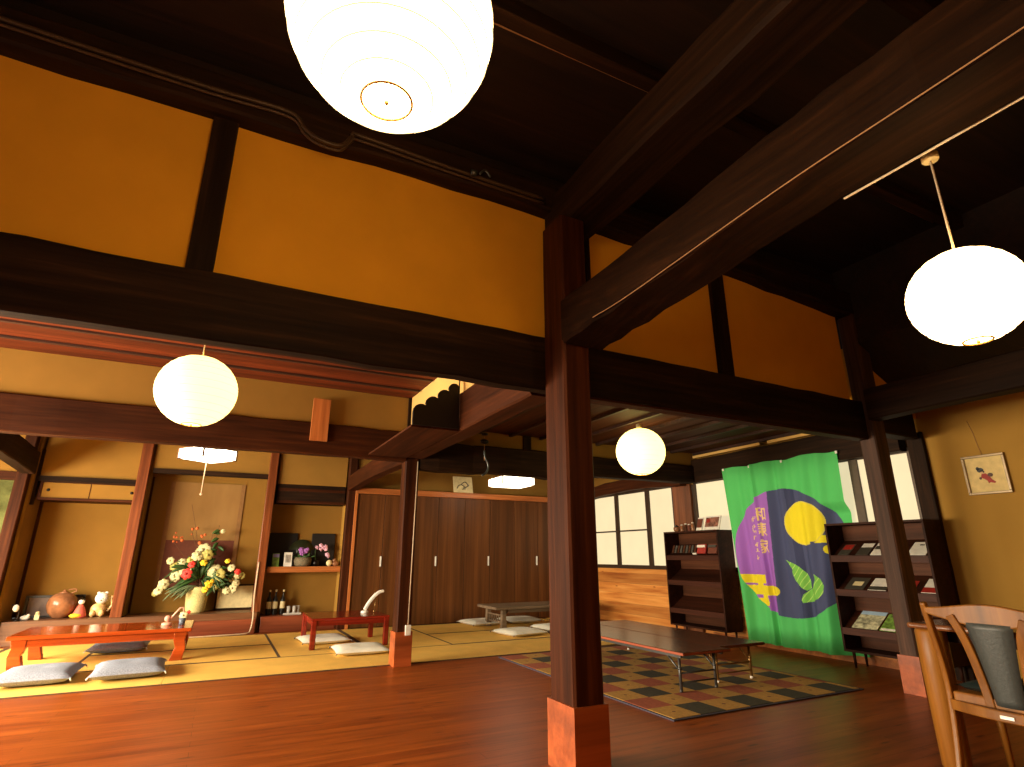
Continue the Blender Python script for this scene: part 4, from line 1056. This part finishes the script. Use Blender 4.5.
# objects on low tables
T = thing('desk_lamp', 'small white arched lamp standing on the dark red table', 'lamp', (1.86,8.08,.3585))
def arc(pts, w, t_):
    b = MB(); P = sm([Vector(p) for p in pts], 6); vs = []
    for i, p in enumerate(P):
        d = (P[min(i+1,len(P)-1)]-P[max(i-1,0)]).normalized(); n = Vector((-d.z,0,d.x))
        for s1, s2 in ((-1,-1),(1,-1),(1,1),(-1,1)): vs.append(p + n*s1*t_/2 + Vector((0,s2*w/2,0)))
    fs = [(i*4+k, i*4+(k+1)%4, (i+1)*4+(k+1)%4, (i+1)*4+k) for i in range(len(P)-1) for k in range(4)] + [(3,2,1,0), tuple(4*(len(P)-1)+k for k in range(4))]
    return b._add(vs, fs)
arc([(0,0,.035),(.04,0,.11),(.11,0,.20),(.18,0,.255),(.24,0,.27)], .07, .035).build('arched_head', 'white', T, bev=.006)
MB().lathe([(.05,0),(.05,.02),(.03,.028)], n=18).build('base', 'white', T)
MB().tube([(.13,0,.0),(.14,0,.19)], .006).ball((.13,0,.012),.02).build('stand', 'brass', T)
T = thing('table_lamp', 'small pink desk lamp with bent arm on the right end of the bright red table', 'lamp', (-.42,7.95,.3315))
M['pinkm'] = plain('pale_pink_plastic', (.72,.38,.27), .4)
MB().lathe([(.055,0),(.055,.02),(.035,.03)], n=18).build('base', 'pinkm', T)
MB().tube([(0,0,.03),(.11,0,.18),(.14,0,.185),(.16,0,.12)], .009).build('arm', 'pinkm', T)
MB().ball((0,0,.07),(.032,.03,.035)).build('joint', 'pinkm', T)
T = thing('flower_cup', 'tiny cup with yellow flowers beside the pink lamp', 'flowers', (-.27,7.95,.3315))
MB().lathe([(.03,0),(.034,.07)], n=14).build('cup', plain('patterned_cup',(.12,.15,.2),.4,var=.9,scale=60), T)
bloom((0,-.01,.10),.05).build('yellow_flower', 'petalW', T); bloom((.05,-.0,.13),.025).build('red_flower', 'petalR', T)

# ------------------------------------------------------------------ dining table and chair
T = thing('dining_table', 'honey brown dining table with a thick round leg at the right edge', 'table', (3.60,2.08,0))
zt = .73
b = MB().box(0,1.5,-1.5,0,zt-.03,zt); b.build('table_top', wood('table_top_wood', (.16,.05,.015), (.24,.08,.025), None, 'X', .2, spec=.6), T, bev=.012, seg=3)
MB().box(.06,1.44,-.10,-.07,zt-.10,zt-.03).box(.06,1.44,-1.43,-1.40,zt-.10,zt-.03).box(.16,.19,-1.40,-.10,zt-.10,zt-.03).box(1.41,1.44,-1.40,-.10,zt-.10,zt-.03).build('apron', 'shelfwood', T)
for x in (.085,1.42):
    for y in (-.078,-1.42): MB().lathe([(.062,0),(.068,.02),(.076,.5),(.076,zt-.045),(.068,zt-.03)], (x,y,0), n=28).build('leg', 'chairwood', T)
# chair: faces +X, back towards viewer
T = thing('dining_chair', 'honey brown dining chair with dark grey padded back, tucked in at the table', 'chair', (3.50,1.61,0))
zs2 = .43
def ribbon(path, ws, ts, axis_w=(0,1,0)):
    b = MB(); P = [Vector(p) for p in path]; vs = []; A = Vector(axis_w)
    for i, p in enumerate(P):
        d = (P[min(i+1,len(P)-1)]-P[max(i-1,0)]).normalized(); a = (A - d*A.dot(d)).normalized(); n = d.cross(a)
        for s1, s2 in ((-1,-1),(1,-1),(1,1),(-1,1)): vs.append(p + a*s1*ws[i]/2 + n*s2*ts[i]/2)
    fs = [(i*4+k, i*4+(k+1)%4, (i+1)*4+(k+1)%4, (i+1)*4+k) for i in range(len(P)-1) for k in range(4)] + [(3,2,1,0), tuple(4*(len(P)-1)+k for k in range(4))]
    return b._add(vs, fs)
for s in (1,-1):
    pth = sm([(-.01,s*.285,0),(.03,s*.28,.20),(.045,s*.275,.42),(.022,s*.272,.58),(-.015,s*.272,.72),(-.05,s*.272,.855)], 4)
    n_ = len(pth); ribbon(pth, [.03]*n_, [.032+.014*math.sin(PI*i/(n_-1)) for i in range(n_)]).build('rear_leg', 'chairwood', T, bev=.008)
    MB().tube([(.42,s*.25,0),(.40,s*.25,zs2-.02)], [.016,.022], 12).build('front_leg', 'chairwood', T)
    # inner curved slats beside the pad
    pth = sm([(.015,s*.085,.375),(.01,s*.095,.48),(-.01,s*.11,.62),(-.03,s*.128,.72),(-.042,s*.158,.80)], 4)
    n_ = len(pth); ribbon(pth, [.042]*n_, [.022]*n_).build('back_slat', 'chairwood', T, bev=.006)
# top rail with curved lower edge
def rail(zlo, zhi, xoff, t_, name, y=.268, bow=.03, low=lambda v:0, hi=lambda v:0):
    n = 20; vs = []
    for i in range(n+1):
        v = i/n*2-1; x = xoff(v); 
        for xx, z in ((x-t_/2, zlo+low(v)), (x+t_/2, zlo+low(v)), (x+t_/2, zhi+hi(v)), (x-t_/2, zhi+hi(v))): vs.append((xx, v*y, z))
    fs = [(i*4+k, i*4+(k+1)%4, (i+1)*4+(k+1)%4, (i+1)*4+k) for i in range(n) for k in range(4)] + [(3,2,1,0), tuple(4*n+k for k in range(4))]
    return MB()._add(vs, fs)
rail(.772,.848, lambda v: -.05+.03*(1-v*v), .026, 'top_rail', low=lambda v: .028*math.cos(v*PI)*0-.0+.03*abs(v)**2*1.0-.03*(1-abs(v)), hi=lambda v: .014*math.cos(v*PI*1.0)).build('top_rail', 'chairwood', T, bev=.007)
rail(.335,.385, lambda v: .0-.055*(1-v*v)+.02, .028, 'low_rail').build('lower_rail', 'chairwood', T, bev=.006)
MB().box(-.053,-.049,-.028,.028,.352,.366).build('maker_plate', 'label', T)
n = 14; vs = []
for j in range(n+1):
    q = j/n; z = .395+.375*q; hw = .062+.04*q**1.3
    for i in range(9):
        v = i/8*2-1; x = .012-.045*q - .012*(1-v*v)*0
        vs.append((x-.022*(1-v**4), v*hw, z))
    for i in range(9):
        v = 1-i/8*2; x = .012-.045*q; vs.append((x+.012*(1-v**4), v*hw, z))
fs = [(j*18+k, j*18+(k+1)%18, (j+1)*18+(k+1)%18, (j+1)*18+k) for j in range(n) for k in range(18)] + [tuple(range(17,-1,-1)), tuple(n*18+k for k in range(18))]
MB()._add(vs, fs, True).build('back_pad', 'leather', T)
cushion_mesh(.42,.50,.06).build('seat_cushion', 'teal', T, loc=(.245,0,zs2-.01))
MB().box(0.01,.43,-.25,.25,zs2-.065,zs2-.005).build('seat_frame', 'chairwood', T, bev=.01)

# ------------------------------------------------------------------ lights
def area(name, loc, rot, sx, sy, power, col):
    l = bpy.data.lights.new(name, 'AREA'); l.shape = 'RECTANGLE'; l.size = sx; l.size_y = sy; l.energy = power; l.color = col
    o = bpy.data.objects.new(name, l); C.objects.link(o); o.location = loc; o.rotation_euler = rot; return o
DAY = (1.0,.84,.60)
area('daylight_mat_room', (XL-.15,7.7,1.25), (0,math.radians(-62),0), 1.3, 2.8, 440, DAY)
area('daylight_passage', (XL-.15,4.8,1.25), (0,math.radians(-70),0), 1.3, 2.6, 780, DAY)
area('daylight_hall', (XL-.15,1.4,1.25), (0,math.radians(-90),0), 1.6, 2.2, 25, DAY)
w = bpy.data.worlds.new('world'); w.use_nodes = True; sc.world = w
bg = w.node_tree.nodes['Background']; bg.inputs[0].default_value = (.9,.85,.7,1); bg.inputs[1].default_value = .12
sc.view_settings.view_transform = 'Standard'; sc.view_settings.look = 'None'; sc.view_settings.gamma = 1
sc.view_settings.exposure = 0; sc.view_settings.use_curve_mapping = False
